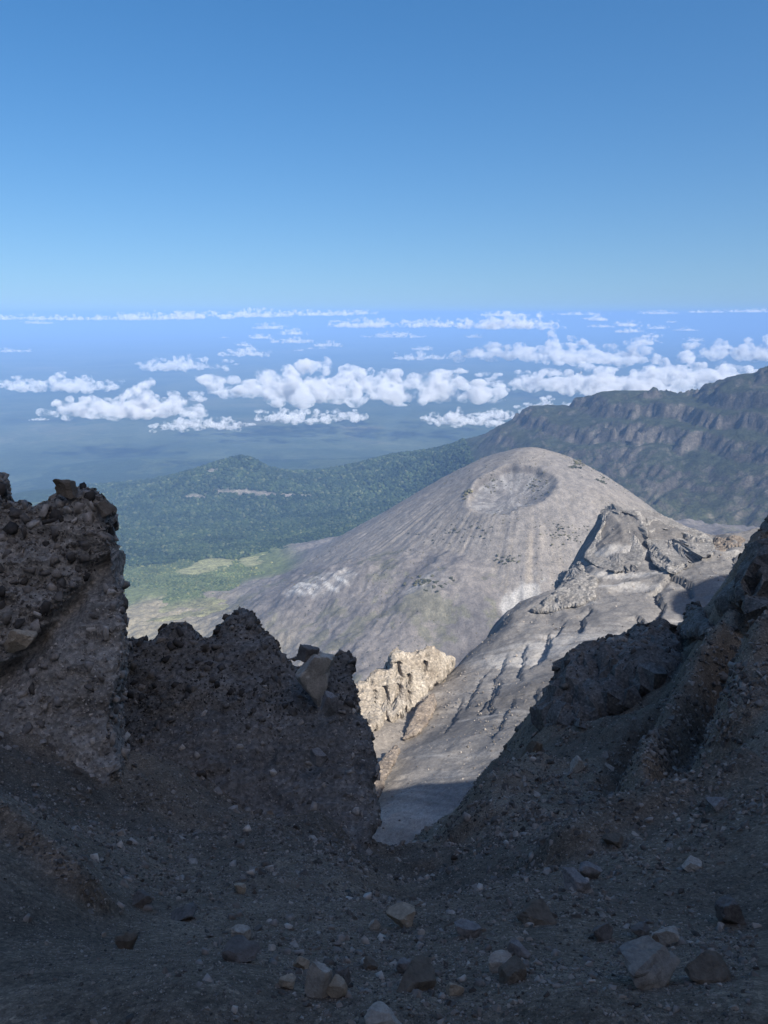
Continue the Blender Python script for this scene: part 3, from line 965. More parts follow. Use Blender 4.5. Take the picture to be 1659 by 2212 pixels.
def joined_stones(P, rad, protos, rng):
    Rm = rand_rot(rng, len(P))
    which = rng.integers(0, len(protos), len(P))
    Vs, Fs, k = [], [], 0
    for j, (pv, pf) in enumerate(protos):
        idx = np.where(which == j)[0]
        if not len(idx): continue
        sc = rad[idx][:, None, None] * rng.uniform(0.75, 1.2, (len(idx), 1, 3))
        V = np.einsum('nij,nvj->nvi', Rm[idx], pv[None] * sc) + P[idx][:, None]
        F = pf[None] + (np.arange(len(idx)) * len(pv))[:, None, None] + k
        Vs.append(V.reshape(-1, 3)); Fs.append(F.reshape(-1, 3)); k += len(idx) * len(pv)
    return np.concatenate(Vs), np.concatenate(Fs)


def put_stone(name, P, rad, mat, rng, parent=None):
    i = int(rng.integers(0, len(STONES)))
    o = bpy.data.objects.new(name, stone_mesh(i, mat))
    COL.objects.link(o)
    e = Euler(rng.uniform(0, 6.28, 3).tolist())
    s = rad * rng.uniform(0.78, 1.2, 3)
    o.rotation_euler = e; o.scale = s.tolist()
    if parent is not None:
        o.parent = parent
        P = np.asarray(P) - np.array(parent.location)
    o.location = P
    return o


def smooth_mesh(V, T, it=3, k=0.5):
    E = np.concatenate([T[:, [0, 1]], T[:, [1, 2]], T[:, [2, 0]]])
    E = np.concatenate([E, E[:, ::-1]])
    deg = np.bincount(E[:, 0], minlength=len(V))[:, None]
    for _ in range(it):
        S = np.stack([np.bincount(E[:, 0], V[E[:, 1], a], len(V)) for a in range(3)], 1)
        V = V + k * (S / np.maximum(deg, 1) - V)
    return V


def prism(front, back):
    n = len(front)
    bm = bmesh.new()
    a = [bm.verts.new(p) for p in front]; b = [bm.verts.new(p) for p in back]
    fs = [bm.faces.new(a), bm.faces.new(b[::-1])]
    for i in range(n):
        fs.append(bm.faces.new((a[i], b[i], b[(i + 1) % n], a[(i + 1) % n])))
    bmesh.ops.triangulate(bm, faces=fs)
    bmesh.ops.recalc_face_normals(bm, faces=bm.faces)
    bm.verts.index_update()
    V = np.array([v.co[:] for v in bm.verts]); F = np.array([[v.index for v in f.verts] for f in bm.faces]); bm.free()
    return V, F


def sample_surface(V, T, n, rng, face_cam=0.05):
    A = V[T[:, 0]]; B = V[T[:, 1]]; C = V[T[:, 2]]
    fn = np.cross(B - A, C - A); ar = np.linalg.norm(fn, axis=1)
    fn = fn / (ar[:, None] + 1e-12)
    ctr = (A + B + C) / 3
    view = -ctr / np.linalg.norm(ctr, axis=1, keepdims=True)
    u, v, dep = project(ctr)
    ok = ((fn * view).sum(1) > -face_cam) & (u > -40) & (u < 1700) & (v > 0) & (v < 2260)
    p = np.where(ok, ar, 0); p /= p.sum()
    k = rng.choice(len(T), n, p=p)
    s, t = rng.uniform(0, 1, (2, n)); f = s + t > 1; s[f], t[f] = 1 - s[f], 1 - t[f]
    return A[k] + s[:, None] * (B[k] - A[k]) + t[:, None] * (C[k] - A[k]), fn[k]


def spaced(P, rad, gap=0.75):
    """keep the largest stones that do not sit inside one another"""
    order = np.argsort(-rad); keep = []
    for i in order:
        if keep:
            d = np.linalg.norm(P[keep] - P[i], axis=1)
            if (d < gap * (rad[keep] + rad[i])).any(): continue
        keep.append(i)
    return np.array(keep)


def rock_mat(name, c0, c1, scale, bump):
    m, nt, b = new_mat(name, 0.95)
    geo = nt.nodes.new('ShaderNodeNewGeometry')
    n = noise_node(nt, scale, 8, 0.68, geo.outputs['Position'], 0.2)
    n2 = noise_node(nt, scale * 9, 6, 0.7, geo.outputs['Position'])
    c = ramp(nt, n.outputs['Fac'], [(0.32, c0), (0.68, c1)]).outputs[0]
    c = mixc(nt, c, ramp(nt, n2.outputs['Fac'], [(0.3, (0.6,) * 3), (0.5, (1,) * 3), (0.7, (1.5,) * 3)]).outputs[0], 1.0, 'MULTIPLY')
    v = nt.nodes.new('ShaderNodeTexVoronoi'); v.inputs['Scale'].default_value = scale * 14
    nt.links.new(geo.outputs['Position'], v.inputs['Vector'])
    cell = ramp(nt, v.outputs['Color'], [(0.0, (.62,) * 3), (0.6, (1,) * 3), (0.95, (1.6, 1.55, 1.5))])
    c = mixc(nt, c, cell.outputs[0], 0.6, 'MULTIPLY')
    nt.links.new(c, b.inputs['Base Color'])
    p = add_bump(nt, b, n2.outputs['Fac'], bump, 0.9)
    add_bump(nt, b, v.outputs['Distance'], bump * 0.7, 0.6, p)
    return m


def rock_body(name, outline, thick, voxel, mat, amps, label, cat, group=None, carve=(), soften=3, strata=None, zs=1.0, part='rock_face'):
    """outline: [(u, v, distance)] of the front silhouette; thick: depth of the mass in metres"""
    front = np.array([at(*q) for q in outline])
    back = front * ((front[:, 1] + thick) / front[:, 1])[:, None]
    ctr = back.mean(0)
    back = ctr + (back - ctr) * 0.94 - np.array((0, 0, 0.08 * thick))
    V, F = prism(front, back)
    V, N, T = remeshed(name, V, F, voxel)
    V = smooth_mesh(V.astype(float), T, soften)
    N = vertex_normals(V, T)
    for sc, amp, rid in amps:
        b = fbm(V[:, 0] / sc, V[:, 1] / sc, V[:, 2] / (sc * zs), 3, 0.5, seed=120, ridged=rid)
        V = V + N * (b * amp)[:, None]
        N = vertex_normals(V, T)
    if strata:
        step, amp = strata
        q = (V[:, 2] + 0.25 * V[:, 0] * 0 + step * 0.8 * fbm(V[:, 0] / (step * 6), V[:, 1] / (step * 6), V[:, 2] / (step * 6), 2, seed=121)) / step
        V = V + N * (amp * (2 * np.abs((q % 1.0) - 0.5) - 0.5))[:, None]
    for line, w, dep in carve:
        L = np.array([at(*q) for q in line])
        d, s, par = seg_dist(V[:, 0], V[:, 2], L[:, [0, 2]])
        V[:, 1] += dep * np.exp(-(d / w) ** 2) * smooth(0, 0.06, par) * smooth(1, 0.94, par) * (N[:, 1] < 0.3)
    root = empty(name, (float(front[:, 0].mean()), float(front[:, 1].mean()), float(front[:, 2].min())))
    tag(root, label, cat, group)
    o = mesh_obj(part, V - np.array(root.location), T, mat, root)
    o.data.set_sharp_from_angle(angle=R(38))
    return root, V, T


def stud(root, V, T, n_big, n_small, px_big, px_small, m_big, m_small, seed, where=None, out=0.02, pal=None):
    """stones set into a rock body: the largest as parts, the rest as one rubble part. Sizes in picture pixels."""
    rng = np.random.default_rng(seed)
    P, N = sample_surface(V, T, (n_big + n_small) * 5, rng)
    if where is not None:
        P, N = P[where(P)], N[where(P)]
    nb = min(len(P) // 2, n_big * 7)
    Pb, Nb = P[:nb], N[:nb]
    u, v, dep = project(Pb)
    rad = np.exp(rng.uniform(math.log(px_big[0]), math.log(px_big[1]), nb)) * dep / FPX * 0.5
    k = spaced(Pb, rad, 0.58)[:n_big]
    for i in k:
        put_stone('stone', Pb[i] + Nb[i] * rad[i] * out * rng.uniform(-0.6, 1.4), rad[i], m_big[int(rng.integers(0, len(m_big)))], rng, root)
    if n_small:
        Ps, Ns = P[nb:nb + n_small], N[nb:nb + n_small]
        u, v, dep = project(Ps)
        rs = np.exp(rng.uniform(math.log(px_small[0]), math.log(px_small[1]), len(Ps))) * dep / FPX * 0.5
        VV, FF = joined_stones(Ps + Ns * (rs * out)[:, None], rs, STONES, rng)
        o = mesh_obj('rubble', VV - np.array(root.location), FF, m_small, root, smooth_shade=False)
        o['kind'] = 'stuff'


M_ROCK = rock_mat('breccia', (0.18, 0.165, 0.145), (0.35, 0.32, 0.28), 1.6, 0.03)
M_ROCK_DK = rock_mat('dark_breccia', (0.105, 0.097, 0.089), (0.225, 0.206, 0.184), 1.6, 0.03)


def dv(v0, d0, v1, d1):
    return lambda v: d0 + (d1 - d0) * (v - v0) / (v1 - v0)


# tall rock wall at the left edge
fd = dv(1050, 9.6, 1750, 7.2)
TOWER = [(-90, 1030), (-20, 1028), (-4, 1030), (4, 1042), (-2, 1056), (2, 1070), (-2, 1090), (12, 1100), (40, 1096), (72, 1102), (106, 1096), (122, 1074), (150, 1062), (182, 1060), (202, 1072),
         (210, 1086), (238, 1102), (238, 1124), (226, 1150), (233, 1176), (246, 1205), (258, 1240), (265, 1290), (261, 1350), (267, 1400), (260, 1450), (246, 1500), (249, 1560),
         (254, 1610), (262, 1655), (236, 1700), (200, 1735), (90, 1780), (-90, 1800)]
TOWER_ROOT, V, T = rock_body('rock_tower', [(u, v, fd(v)) for u, v in TOWER], 1.7, 0.055, M_ROCK,
                       ((1.1, 0.16, False), (0.35, 0.09, True), (0.12, 0.035, False)),
                       'tall dark rock wall crammed with stones at the left edge', 'rock',
                       carve=[([(-30, 1470, 9), (60, 1420, 9), (110, 1370, 9), (190, 1280, 9), (245, 1195, 9)], 0.13, 0.30)])
g_line = np.array([at(*q) for q in [(-30, 1470, 8.2), (60, 1420, 8.2), (110, 1370, 8.4), (190, 1280, 8.6), (245, 1195, 9)]])


def off_groove(P):
    d, s, par = seg_dist(P[:, 0], P[:, 2], g_line[:, [0, 2]])
    return d > 0.14


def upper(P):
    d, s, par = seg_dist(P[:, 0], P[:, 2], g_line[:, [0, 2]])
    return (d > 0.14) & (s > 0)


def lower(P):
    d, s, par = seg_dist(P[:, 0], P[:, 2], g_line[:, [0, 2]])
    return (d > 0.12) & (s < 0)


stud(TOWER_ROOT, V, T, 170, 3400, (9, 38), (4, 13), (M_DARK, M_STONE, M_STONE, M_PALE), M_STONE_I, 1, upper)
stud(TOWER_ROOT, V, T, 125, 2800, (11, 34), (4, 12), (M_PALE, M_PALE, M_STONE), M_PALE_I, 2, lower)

# saw-toothed ridge in the middle
fd2 = dv(1400, 11.0, 1830, 8.0)
RIDGE = [(235, 1760), (250, 1560), (262, 1420), (268, 1388), (300, 1391), (335, 1388), (350, 1361), (372, 1347), (396, 1357), (416, 1368), (440, 1385), (452, 1392), (461, 1375), (478, 1350),
         (500, 1328), (525, 1315), (548, 1329), (560, 1355), (580, 1372), (591, 1396), (612, 1426), (634, 1440), (690, 1452), (704, 1440), (716, 1416), (741, 1406), (760, 1416), (763, 1436),
         (755, 1462), (766, 1492), (771, 1540), (788, 1560), (803, 1582), (799, 1620), (808, 1660), (801, 1700), (811, 1740), (808, 1780), (790, 1830), (776, 1875), (735, 1860), (600, 1840), (420, 1800)]
root2, V2, T2 = rock_body('jagged_ridge', [(u, v, fd2(v)) for u, v in RIDGE], 1.3, 0.055, M_ROCK_DK,
                          ((1.0, 0.10, False), (0.33, 0.07, True), (0.12, 0.035, False)),
                          'dark jagged ridge of rubble beside the notch, with several pointed tops', 'rock', soften=1)


def top_part(P):
    u, v, d = project(P)
    w = fbm(P[:, 0] * 1.1, P[:, 2] * 1.1, 0, 3, seed=140)
    return v < 1560 + 110 * w - 0.15 * (u - 300)


def rest_part(P):
    u, v, d = project(P)
    w = fbm(P[:, 0] * 1.6, P[:, 2] * 1.6, 0, 3, seed=141)
    return (v > 1480) & (w > -0.45)


def right_edge(P):
    u, v, d = project(P)
    return (u > 745 + 20 * np.sin(v / 30)) & (v > 1480)


stud(root2, V2, T2, 150, 2200, (8, 28), (4, 11), (M_DARK, M_DARK, M_STONE), M_DARK_I, 3, top_part)
stud(root2, V2, T2, 100, 4200, (9, 22), (3, 9), (M_STONE, M_STONE, M_PALE), M_STONE_I, 4, rest_part)
stud(root2, V2, T2, 40, 500, (9, 24), (4, 9), (M_PALE,), M_PALE_I, 5, right_edge)

# dark outcrops along the crest on the right
OUT1 = [(1196, 1560, 17.0), (1210, 1515, 18), (1232, 1478, 20), (1252, 1448, 21), (1275, 1436, 21.5), (1300, 1424, 22), (1330, 1420, 22.6), (1352, 1406, 23.2), (1380, 1394, 24), (1405, 1378, 24.6), (1430, 1380, 25),
        (1448, 1400, 24.5), (1440, 1440, 22.5), (1405, 1475, 21), (1370, 1505, 19.8), (1300, 1528, 18.6), (1255, 1560, 17.4)]
r3, V3, T3 = rock_body('rock_outcrop', snap(OUT1, near_height, 8, 40, 0.5), 1.4, 0.11, M_ROCK_DK, ((1.4, 0.4, True), (0.6, 0.36, True), (0.22, 0.12, True)),
                       'black lumpy outcrop on the crest above the sunlit ash slope', 'rock', 'outcrops along the right-hand crest')
stud(r3, V3, T3, 130, 900, (10, 26), (4, 9), (M_DARK, M_DARK, M_STONE), M_DARK_I, 6)
OUT2 = [(1468, 1372, 26.6), (1478, 1340, 27.2), (1490, 1312, 27.6), (1503, 1302, 27.8), (1512, 1308, 28), (1520, 1325, 28), (1534, 1345, 28), (1536, 1372, 27.2)]
r4, V4, T4 = rock_body('rock_outcrop', snap(OUT2, near_height, 12, 45, 0.8), 1.0, 0.09, M_ROCK_DK, ((0.9, 0.2, False), (0.35, 0.1, True)),
                       'small dark rock fang standing alone on the shadowed crest', 'rock', 'outcrops along the right-hand crest')
stud(r4, V4, T4, 30, 120, (7, 15), (3, 7), (M_DARK,), M_DARK_I, 7)
OUT3 = [(1560, 1320, 29), (1575, 1285, 30), (1598, 1262, 31), (1606, 1235, 32), (1618, 1215, 32.5), (1628, 1190, 33.2), (1640, 1176, 34), (1652, 1150, 34.6), (1700, 1110, 36), (1760, 1150, 34), (1760, 1300, 30), (1640, 1335, 29)]
r5, V5, T5 = rock_body('rock_outcrop', snap(OUT3, near_height, 12, 50, 1.4), 2.2, 0.15, M_ROCK_DK, ((2.0, 0.5, False), (0.8, 0.3, True), (0.3, 0.1, False)),
                       'stepped black rock mass cut by the right edge of the view', 'rock', 'outcrops along the right-hand crest')
stud(r5, V5, T5, 90, 500, (10, 26), (4, 9), (M_DARK, M_DARK, M_STONE), M_DARK_I, 8)
# ------------------------------------------------------------------ rock features on the sunlit ridge
M_OUT = rock_mat('pale_ash_rock', (0.140, 0.133, 0.125), (0.245, 0.232, 0.215), 0.06, 0.5)
M_TAN = rock_mat('tan_rock', (0.19, 0.160, 0.126), (0.36, 0.32, 0.265), 0.07, 0.6)
M_BROWN = rock_mat('brown_rock', (0.13, 0.105, 0.085), (0.24, 0.20, 0.16), 0.08, 0.5)

def cone_only(X, Y):
    return cone_height(X, Y)[0]


L1 = [(1262, 1205, 585), (1282, 1165, 600), (1300, 1135, 612), (1318, 1103, 625), (1330, 1096, 628), (1352, 1104, 626), (1372, 1106, 625), (1392, 1103, 624), (1408, 1104, 622), (1404, 1150, 606),
      (1392, 1200, 592), (1380, 1232, 575), (1330, 1236, 572), (1290, 1225, 576)]
r, V, T = rock_body('rock_outcrop', snap(L1, mid_height, 200, 700, 6), 26, 0.9, M_OUT, ((16, 1.5, False), (5.5, 0.7, True), (2.0, 0.3, True)),
                    'grey rock buttress with black vertical clefts at the head of the sunlit slope', 'rock', 'outcrops on the sunlit ridge',
                    carve=[([(1345, 1100, 610), (1347, 1140, 606), (1346, 1158, 604)], 3.0, 19), ([(1372, 1112, 610), (1364, 1150, 605), (1364, 1205, 592)], 2.8, 18),
                           ([(1322, 1096, 615), (1290, 1160, 603), (1280, 1200, 590)], 3.4, 18), ([(1290, 1178, 600), (1360, 1182, 600), (1400, 1178, 600)], 1.0, 3), ([(1392, 1110, 610), (1386, 1150, 603), (1388, 1190, 595)], 1.6, 10)], soften=1, zs=3.0)
L2 = [(1396, 1118, 618), (1412, 1108, 620), (1432, 1116, 618), (1450, 1122, 615), (1476, 1140, 606), (1505, 1150, 600), (1524, 1158, 594), (1540, 1172, 586), (1538, 1196, 572), (1515, 1212, 560), (1490, 1222, 555),
      (1462, 1240, 545), (1440, 1236, 548), (1415, 1215, 560), (1398, 1180, 585)]
r, V, T = rock_body('rock_outcrop', snap(L2, mid_height, 200, 700, 6), 24, 0.9, M_OUT, ((15, 1.5, False), (5, 0.6, True), (2.0, 0.3, True)),
                    'broad layered outcrop with banded ledges right of the clefts', 'rock', 'outcrops on the sunlit ridge',
                    carve=[([(1404, 1120, 600), (1400, 1165, 590), (1402, 1215, 575)], 3.8, 20), ([(1420, 1128, 600), (1452, 1150, 590), (1480, 1158, 580)], 2.0, 12),
                           ([(1405, 1150, 590), (1450, 1186, 575), (1500, 1196, 565), (1535, 1200, 560)], 1.3, 6.5), ([(1410, 1135, 590), (1470, 1172, 580), (1530, 1186, 570)], 1.2, 5.5)],
                    soften=2, strata=(4.2, 2.6))
L3 = [(1150, 1320, 540), (1172, 1303, 552), (1200, 1285, 560), (1226, 1248, 572), (1243, 1216, 580), (1256, 1217, 575), (1262, 1240, 560), (1286, 1252, 548), (1282, 1290, 522), (1255, 1306, 510), (1225, 1312, 512), (1190, 1322, 520)]
r, V, T = rock_body('rock_outcrop', snap(L3, mid_height, 200, 700, 5), 16, 0.8, M_OUT, ((12, 2.0, True), (4.5, 1.0, True), (1.8, 0.4, True)),
                    'knobbly outcrop with a deep shadow on its left, halfway down the ridge edge', 'rock', 'outcrops on the sunlit ridge',
                    carve=[([(1243, 1218, 560), (1222, 1260, 550), (1212, 1300, 540)], 3.0, 14), ([(1200, 1285, 550), (1178, 1306, 545), (1160, 1318, 540)], 3.0, 12)], soften=2)
L4 = [(1538, 1180, 572), (1545, 1160, 580), (1562, 1166, 574), (1580, 1158, 572), (1600, 1160, 568), (1610, 1166, 562), (1598, 1180, 552), (1570, 1186, 550), (1556, 1200, 546)]
r, V, T = rock_body('rock_outcrop', snap(L4, mid_height, 200, 700, 3), 10, 0.8, M_BROWN, ((7, 1.6, False), (2.5, 0.8, True)),
                    'low brown rock knob on the ridge skyline behind the dark crest', 'rock', 'outcrops on the sunlit ridge', soften=2)
# pale fluted cliff left of the gully
L5 = [(758, 1500, 395), (770, 1488, 398), (790, 1480, 402), (805, 1468, 404), (822, 1455, 408), (846, 1454, 412), (849, 1428, 418), (853, 1412, 422), (868, 1417, 424), (880, 1419, 425), (905, 1414, 430), (930, 1409, 436),
      (955, 1416, 442), (980, 1424, 448), (968, 1445, 440), (935, 1475, 424), (905, 1500, 408), (880, 1530, 392), (850, 1552, 380), (818, 1560, 372), (798, 1575, 366), (782, 1555, 374), (770, 1530, 384)]
r, V, T = rock_body('cliff', snap(L5, mid_height, 200, 700, 5), 22, 0.75, M_TAN, ((14, 3.2, True), (5.0, 2.3, True), (1.8, 0.7, True)),
                    'pale tan fluted cliff beside the gully, left of the ash slope', 'cliff',
                    carve=[([(858, 1440, 410), (862, 1480, 402), (856, 1520, 392)], 1.5, 8), ([(884, 1450, 415), (880, 1490, 405), (872, 1525, 395)], 1.2, 7), ([(830, 1470, 405), (836, 1520, 390), (835, 1545, 382)], 1.3, 7),
                           ([(806, 1485, 400), (812, 1530, 385)], 1.2, 6), ([(920, 1430, 425), (915, 1470, 415)], 1.2, 6)], soften=2, zs=5.0, part='rock_face')
L6 = [(872, 1596, 345), (886, 1566, 356), (905, 1530, 372), (925, 1505, 388), (936, 1500, 392), (940, 1520, 382), (928, 1550, 366), (915, 1572, 354), (895, 1588, 346)]
r, V, T = rock_body('rock_outcrop', snap(L6, mid_height, 200, 700, 3), 7, 0.5, M_BROWN, ((5, 1.2, True), (2, 0.5, True)), 'narrow brown rock fin in the gully below the tan cliff', 'rock', 'outcrops on the sunlit ridge', soften=2)
L7 = [(806, 1735, 262), (806, 1695, 276), (812, 1660, 294), (835, 1632, 312), (856, 1612, 325), (862, 1620, 320), (848, 1650, 300), (832, 1680, 284), (820, 1715, 268)]
r, V, T = rock_body('rock_outcrop', snap(L7, mid_height, 200, 700, 2), 4, 0.4, M_BROWN, ((4, 1.0, True), (1.5, 0.4, True)), 'low dark rock ledge along the gully floor beside the notch', 'rock', 'outcrops on the sunlit ridge', soften=2)

def scatter_rubble():
    """stones strewn over the ash slope"""
    rng = np.random.default_rng(31)
    n = 9000
    X, Y = rng.uniform(-30, 330, n), rng.uniform(240, 600, n)
    w = fbm(X / 40, Y / 40, 0, 4, seed=150)
    k = w > rng.uniform(-0.35, 0.55, n)
    X, Y = X[k], Y[k]
    Z = mid_height(X, Y)
    P = np.stack([X, Y, Z], 1)
    u, v, d = project(P)
    k = (u > 740) & (u < 1680)
    P, d = P[k], d[k]
    rad = np.exp(rng.uniform(math.log(0.2), math.log(0.75), len(P))) * rng.choice([0.7, 1.0], len(P))
    o = scattered('slope_rubble', P, rad[:, None] * rng.uniform(0.6, 1.2, (len(P), 3)), rng.uniform(0, 6.28, (len(P), 3)), M_STONE)
    tag(o, 'small stones strewn over the sunlit ash slope', None, None, 'stuff')


scatter_rubble()

# ------------------------------------------------------------------ vegetation
def leaf_mat(name, stops, island=True):
    m, nt, b = new_mat(name, 0.9)
    geo = nt.nodes.new('ShaderNodeNewGeometry')
    if island: rnd = geo.outputs['Random Per Island']
    else: rnd = nt.nodes.new('ShaderNodeObjectInfo').outputs['Random']
    r = ramp(nt, rnd, stops)
    n = noise_node(nt, 0.12, 5, 0.7, geo.outputs['Position'])
    r2 = ramp(nt, n.outputs['Fac'], [(0.3, (0.6,) * 3), (0.7, (1.4,) * 3)])
    n3 = noise_node(nt, 0.0045, 5, 0.6, geo.outputs['Position'])
    r3 = ramp(nt, n3.outputs['Fac'], [(0.34, (0.5, 0.58, 0.6)), (0.5, (1,) * 3), (0.68, (1.6, 1.5, 1.3))])
    r = r3 and type('o', (), {'outputs': [mixc(nt, r.outputs[0], r3.outputs[0], 1.0, 'MULTIPLY')]})
    nt.links.new(mixc(nt, r.outputs[0], r2.outputs[0], 1.0, 'MULTIPLY'), b.inputs['Base Color'])
    return m


M_TREE = leaf_mat('tree_crowns', [(0.0, (0.011, 0.021, 0.011)), (0.55, (0.022, 0.037, 0.018)), (0.88, (0.038, 0.054, 0.026)), (1.0, (0.07, 0.082, 0.046))], False)
M_SHRUB = leaf_mat('shrub_leaves', [(0.0, (0.045, 0.045, 0.026)), (1.0, (0.085, 0.08, 0.045))], False)
M_SCRUB = leaf_mat('scrub_leaves', [(0.0, (0.05, 0.048, 0.028)), (1.0, (0.12, 0.105, 0.06))], False)
M_HEATH = leaf_mat('heath_bushes', [(0.0, (0.035, 0.055, 0.024)), (0.6, (0.075, 0.095, 0.040)), (1.0, (0.13, 0.135, 0.06))], False)


def blobs(P, rad, proto, rng, squash=0.85, jit=0.28):
    n = len(P); pv, pf = proto
    V = pv[None] * (1 + rng.uniform(-jit, jit, (n, len(pv), 1)))
    V = V * rad[:, None, None] * np.array((1, 1, squash)) * rng.uniform(0.8, 1.2, (n, 1, 3))
    V = V + P[:, None]
    F = pf[None] + (np.arange(n) * len(pv))[:, None, None]
    return V.reshape(-1, 3), F.reshape(-1, 3)


def build_forest():
    rng = np.random.default_rng(41)
    n = 90000
    X, Y = rng.uniform(-2100, 1500, n), rng.uniform(2500, 5300, n)
    # favour the near trees, which show as single crowns
    k = rng.uniform(0, 1, n) < np.clip((3100 / Y) ** 2.0, 0, 1)
    X, Y = X[k], Y[k]
    k = np.abs(X) < 0.56 * Y
    X, Y = X[k], Y[k]
    n1 = fbm(X / 300, Y / 300, 0, 5, seed=20); n2 = fbm(X / 40, Y / 40, 0, 4, seed=21)
    Z, wall = far_height(X, Y)
    heath = smooth(3130, 2820, Y + n1 * 260 + (X + 700) * -0.25)
    clear = np.zeros(len(X))
    for (uu, vv, D, a, bb) in ((455, 1226, 2960, 85, 110), (420, 1240, 2880, 70, 60), (560, 1215, 3040, 75, 120)):
        clear = np.maximum(clear, smooth(1.15, 0.8, px_blob(X, Y, uu, vv, D, a, bb) + 0.25 * n2 + 0.2 * n1))
    scarp = np.zeros(len(X))
    for (uu, vv, D, a, bb) in ((545, 1073, 4560, 280, 40), (640, 1070, 4560, 160, 34), (420, 1085, 4500, 90, 30), (458, 1027, 4790, 50, 45)):
        scarp = np.maximum(scarp, smooth(1.1, 0.6, px_blob(X, Y, uu, vv, D, a, bb)))
    q = rng.uniform(0, 1, len(X))
    tree = (heath < 0.45) & (clear < 0.3) & (wall < 0.55) & (scarp < 0.25 + 0.6 * q)
    sc = np.clip(Y / 3600, 0.8, 1.5)
    Pt = np.stack([X, Y, Z], 1)[tree]
    r = rng.uniform(6, 11.5, len(Pt)) * sc[tree]
    Pt[:, 2] += r * 0.5
    tag(scattered('forest', Pt, r[:, None] * rng.uniform(0.75, 1.25, (len(r), 3)), rng.uniform(0, 6.28, (len(r), 3)), M_TREE), 'dense green forest covering the foothills and low hill', None, None, 'stuff')
    hb = (heath >= 0.3) & (clear < 0.4) & (wall < 0.3) & (q < 0.75)
    Ph = np.stack([X, Y, Z], 1)[hb]
    r = rng.uniform(2.2, 5.0, len(Ph)) * np.where(rng.uniform(0, 1, len(Ph)) < 0.08, 1.7, 1)
    tag(scattered('heath_scrub', Ph, r[:, None] * rng.uniform(0.7, 1.2, (len(r), 3)), rng.uniform(0, 6.28, (len(r), 3)), M_HEATH), 'pale green bushes dotting the open heath below the forest', None, None, 'stuff')


build_forest()


def shrub_proto(seed):
    rng = np.random.default_rng(seed)
    P = rng.normal(size=(5, 3)) * np.array((0.55, 0.55, 0.2)); P[:, 2] = np.abs(P[:, 2]) + 0.25
    return blobs(P, rng.uniform(0.4, 0.75, 5), ICO1, rng, 0.8, 0.35)


SHRUBS = []
for i in range(6):
    me = raw_mesh('shrub', *shrub_proto(500 + i)); me.materials.append(M_SHRUB); SHRUBS.append(me)


def build_shrubs():
    rng = np.random.default_rng(51)
    spots = [  # (u, v, spread u, spread v, number, radius m, label, group)
        (1008, 1070, 9, 9, 12, 6.0, 'dark bush in the thick clump at the crater rim\'s left end', 'bush clump left of the crater'),
        (1247, 1002, 12, 6, 12, 6.0, 'dark bush in the clump high on the cone, right of the crater', 'bush clump right of the crater'),
        (1298, 1040, 8, 10, 9, 4.5, 'dark bush in the sparse clump on the cone\'s right shoulder', 'bushes on the cone shoulder'),
        (1066, 1050, 22, 16, 26, 2.8, 'small dark bush dotted on the left inner wall of the crater', 'bushes on the left crater wall'),
        (1160, 1052, 26, 18, 30, 2.8, 'small dark bush dotted on the right inner wall of the crater', 'bushes on the right crater wall'),
        (985, 1150, 70, 26, 50, 2.6, 'small dark bush on the streaked cone slope below the crater\'s left', 'bushes on the streaked slope'),
        (1225, 1155, 42, 28, 46, 2.8, 'small dark bush on the cone slope beside the rock buttress', 'bushes beside the buttress'),
        (1095, 1210, 25, 7, 22, 4.0, 'olive bush on the low mound at the foot of the cone', 'bushes at the foot of the cone'),
        (925, 1262, 38, 14, 34, 4.5, 'olive bush on the rough lava patch in front of the cone', 'bushes on the lava patch')]
    for (u0, v0, su, sv, n, rm, lab, grp) in spots:
        Q = find_many(cone_only, u0 + rng.normal(size=n) * su * 0.6, v0 + rng.normal(size=n) * sv * 0.6, 1650, 2700, 200)
        QZ = cone_only(Q[:, 0], Q[:, 1])
        for i in range(n):
            p = Q[i]
            o = bpy.data.objects.new('bush', SHRUBS[int(rng.integers(0, 6))])
            COL.objects.link(o)
            r = rm * rng.uniform(0.6, 1.35)
            o.location = (p[0], p[1], float(QZ[i]) - 0.2 * r)
            o.scale = (r, r, r * 0.9); o.rotation_euler = (0, 0, rng.uniform(0, 6.28))
            tag(o, lab, 'bush', grp)
    # finer scrub nobody could count
    n = 9000
    X, Y = rng.uniform(-700, 1150, n), rng.uniform(1500, 2650, n)
    w = fbm(X / 110, Y / 110, 0, 4, seed=54)
    k = w > rng.uniform(0.0, 0.75, n)
    X, Y = X[k], Y[k]
    P = np.stack([X, Y, cone_only(X, Y)], 1)
    tag(scattered('low_scrub', P, rng.uniform(0.8, 2.6, (len(P), 1)) * rng.uniform(0.7, 1.2, (len(P), 3)), rng.uniform(0, 6.28, (len(P), 3)), M_SCRUB), 'sparse dry scrub on the cone and lava floor', None, None, 'stuff')


build_shrubs()
# ------------------------------------------------------------------ loose stones on the near scree
def near_only(X, Y):
    return near_height(X, Y)


_ta = np.radians(np.linspace(-36, 36, 361)); _tr = np.geomspace(0.8, 60, 260)
_A, _RR = np.meshgrid(_ta, _tr)
_el = near_height(_RR * np.sin(_A), _RR * np.cos(_A)) / _RR
_run = np.maximum.accumulate(_el, axis=0)


def seen(X, Y, Z, eps=0.03):
    r = np.hypot(X, Y); a = np.arctan2(X, Y)
    i = np.clip(np.searchsorted(_tr, r) - 1, 0, len(_tr) - 1)
    j = np.clip(np.rint((a - _ta[0]) / (_ta[1] - _ta[0])).astype(int), 0, len(_ta) - 1)
    return Z / r > _run[i, j] - eps


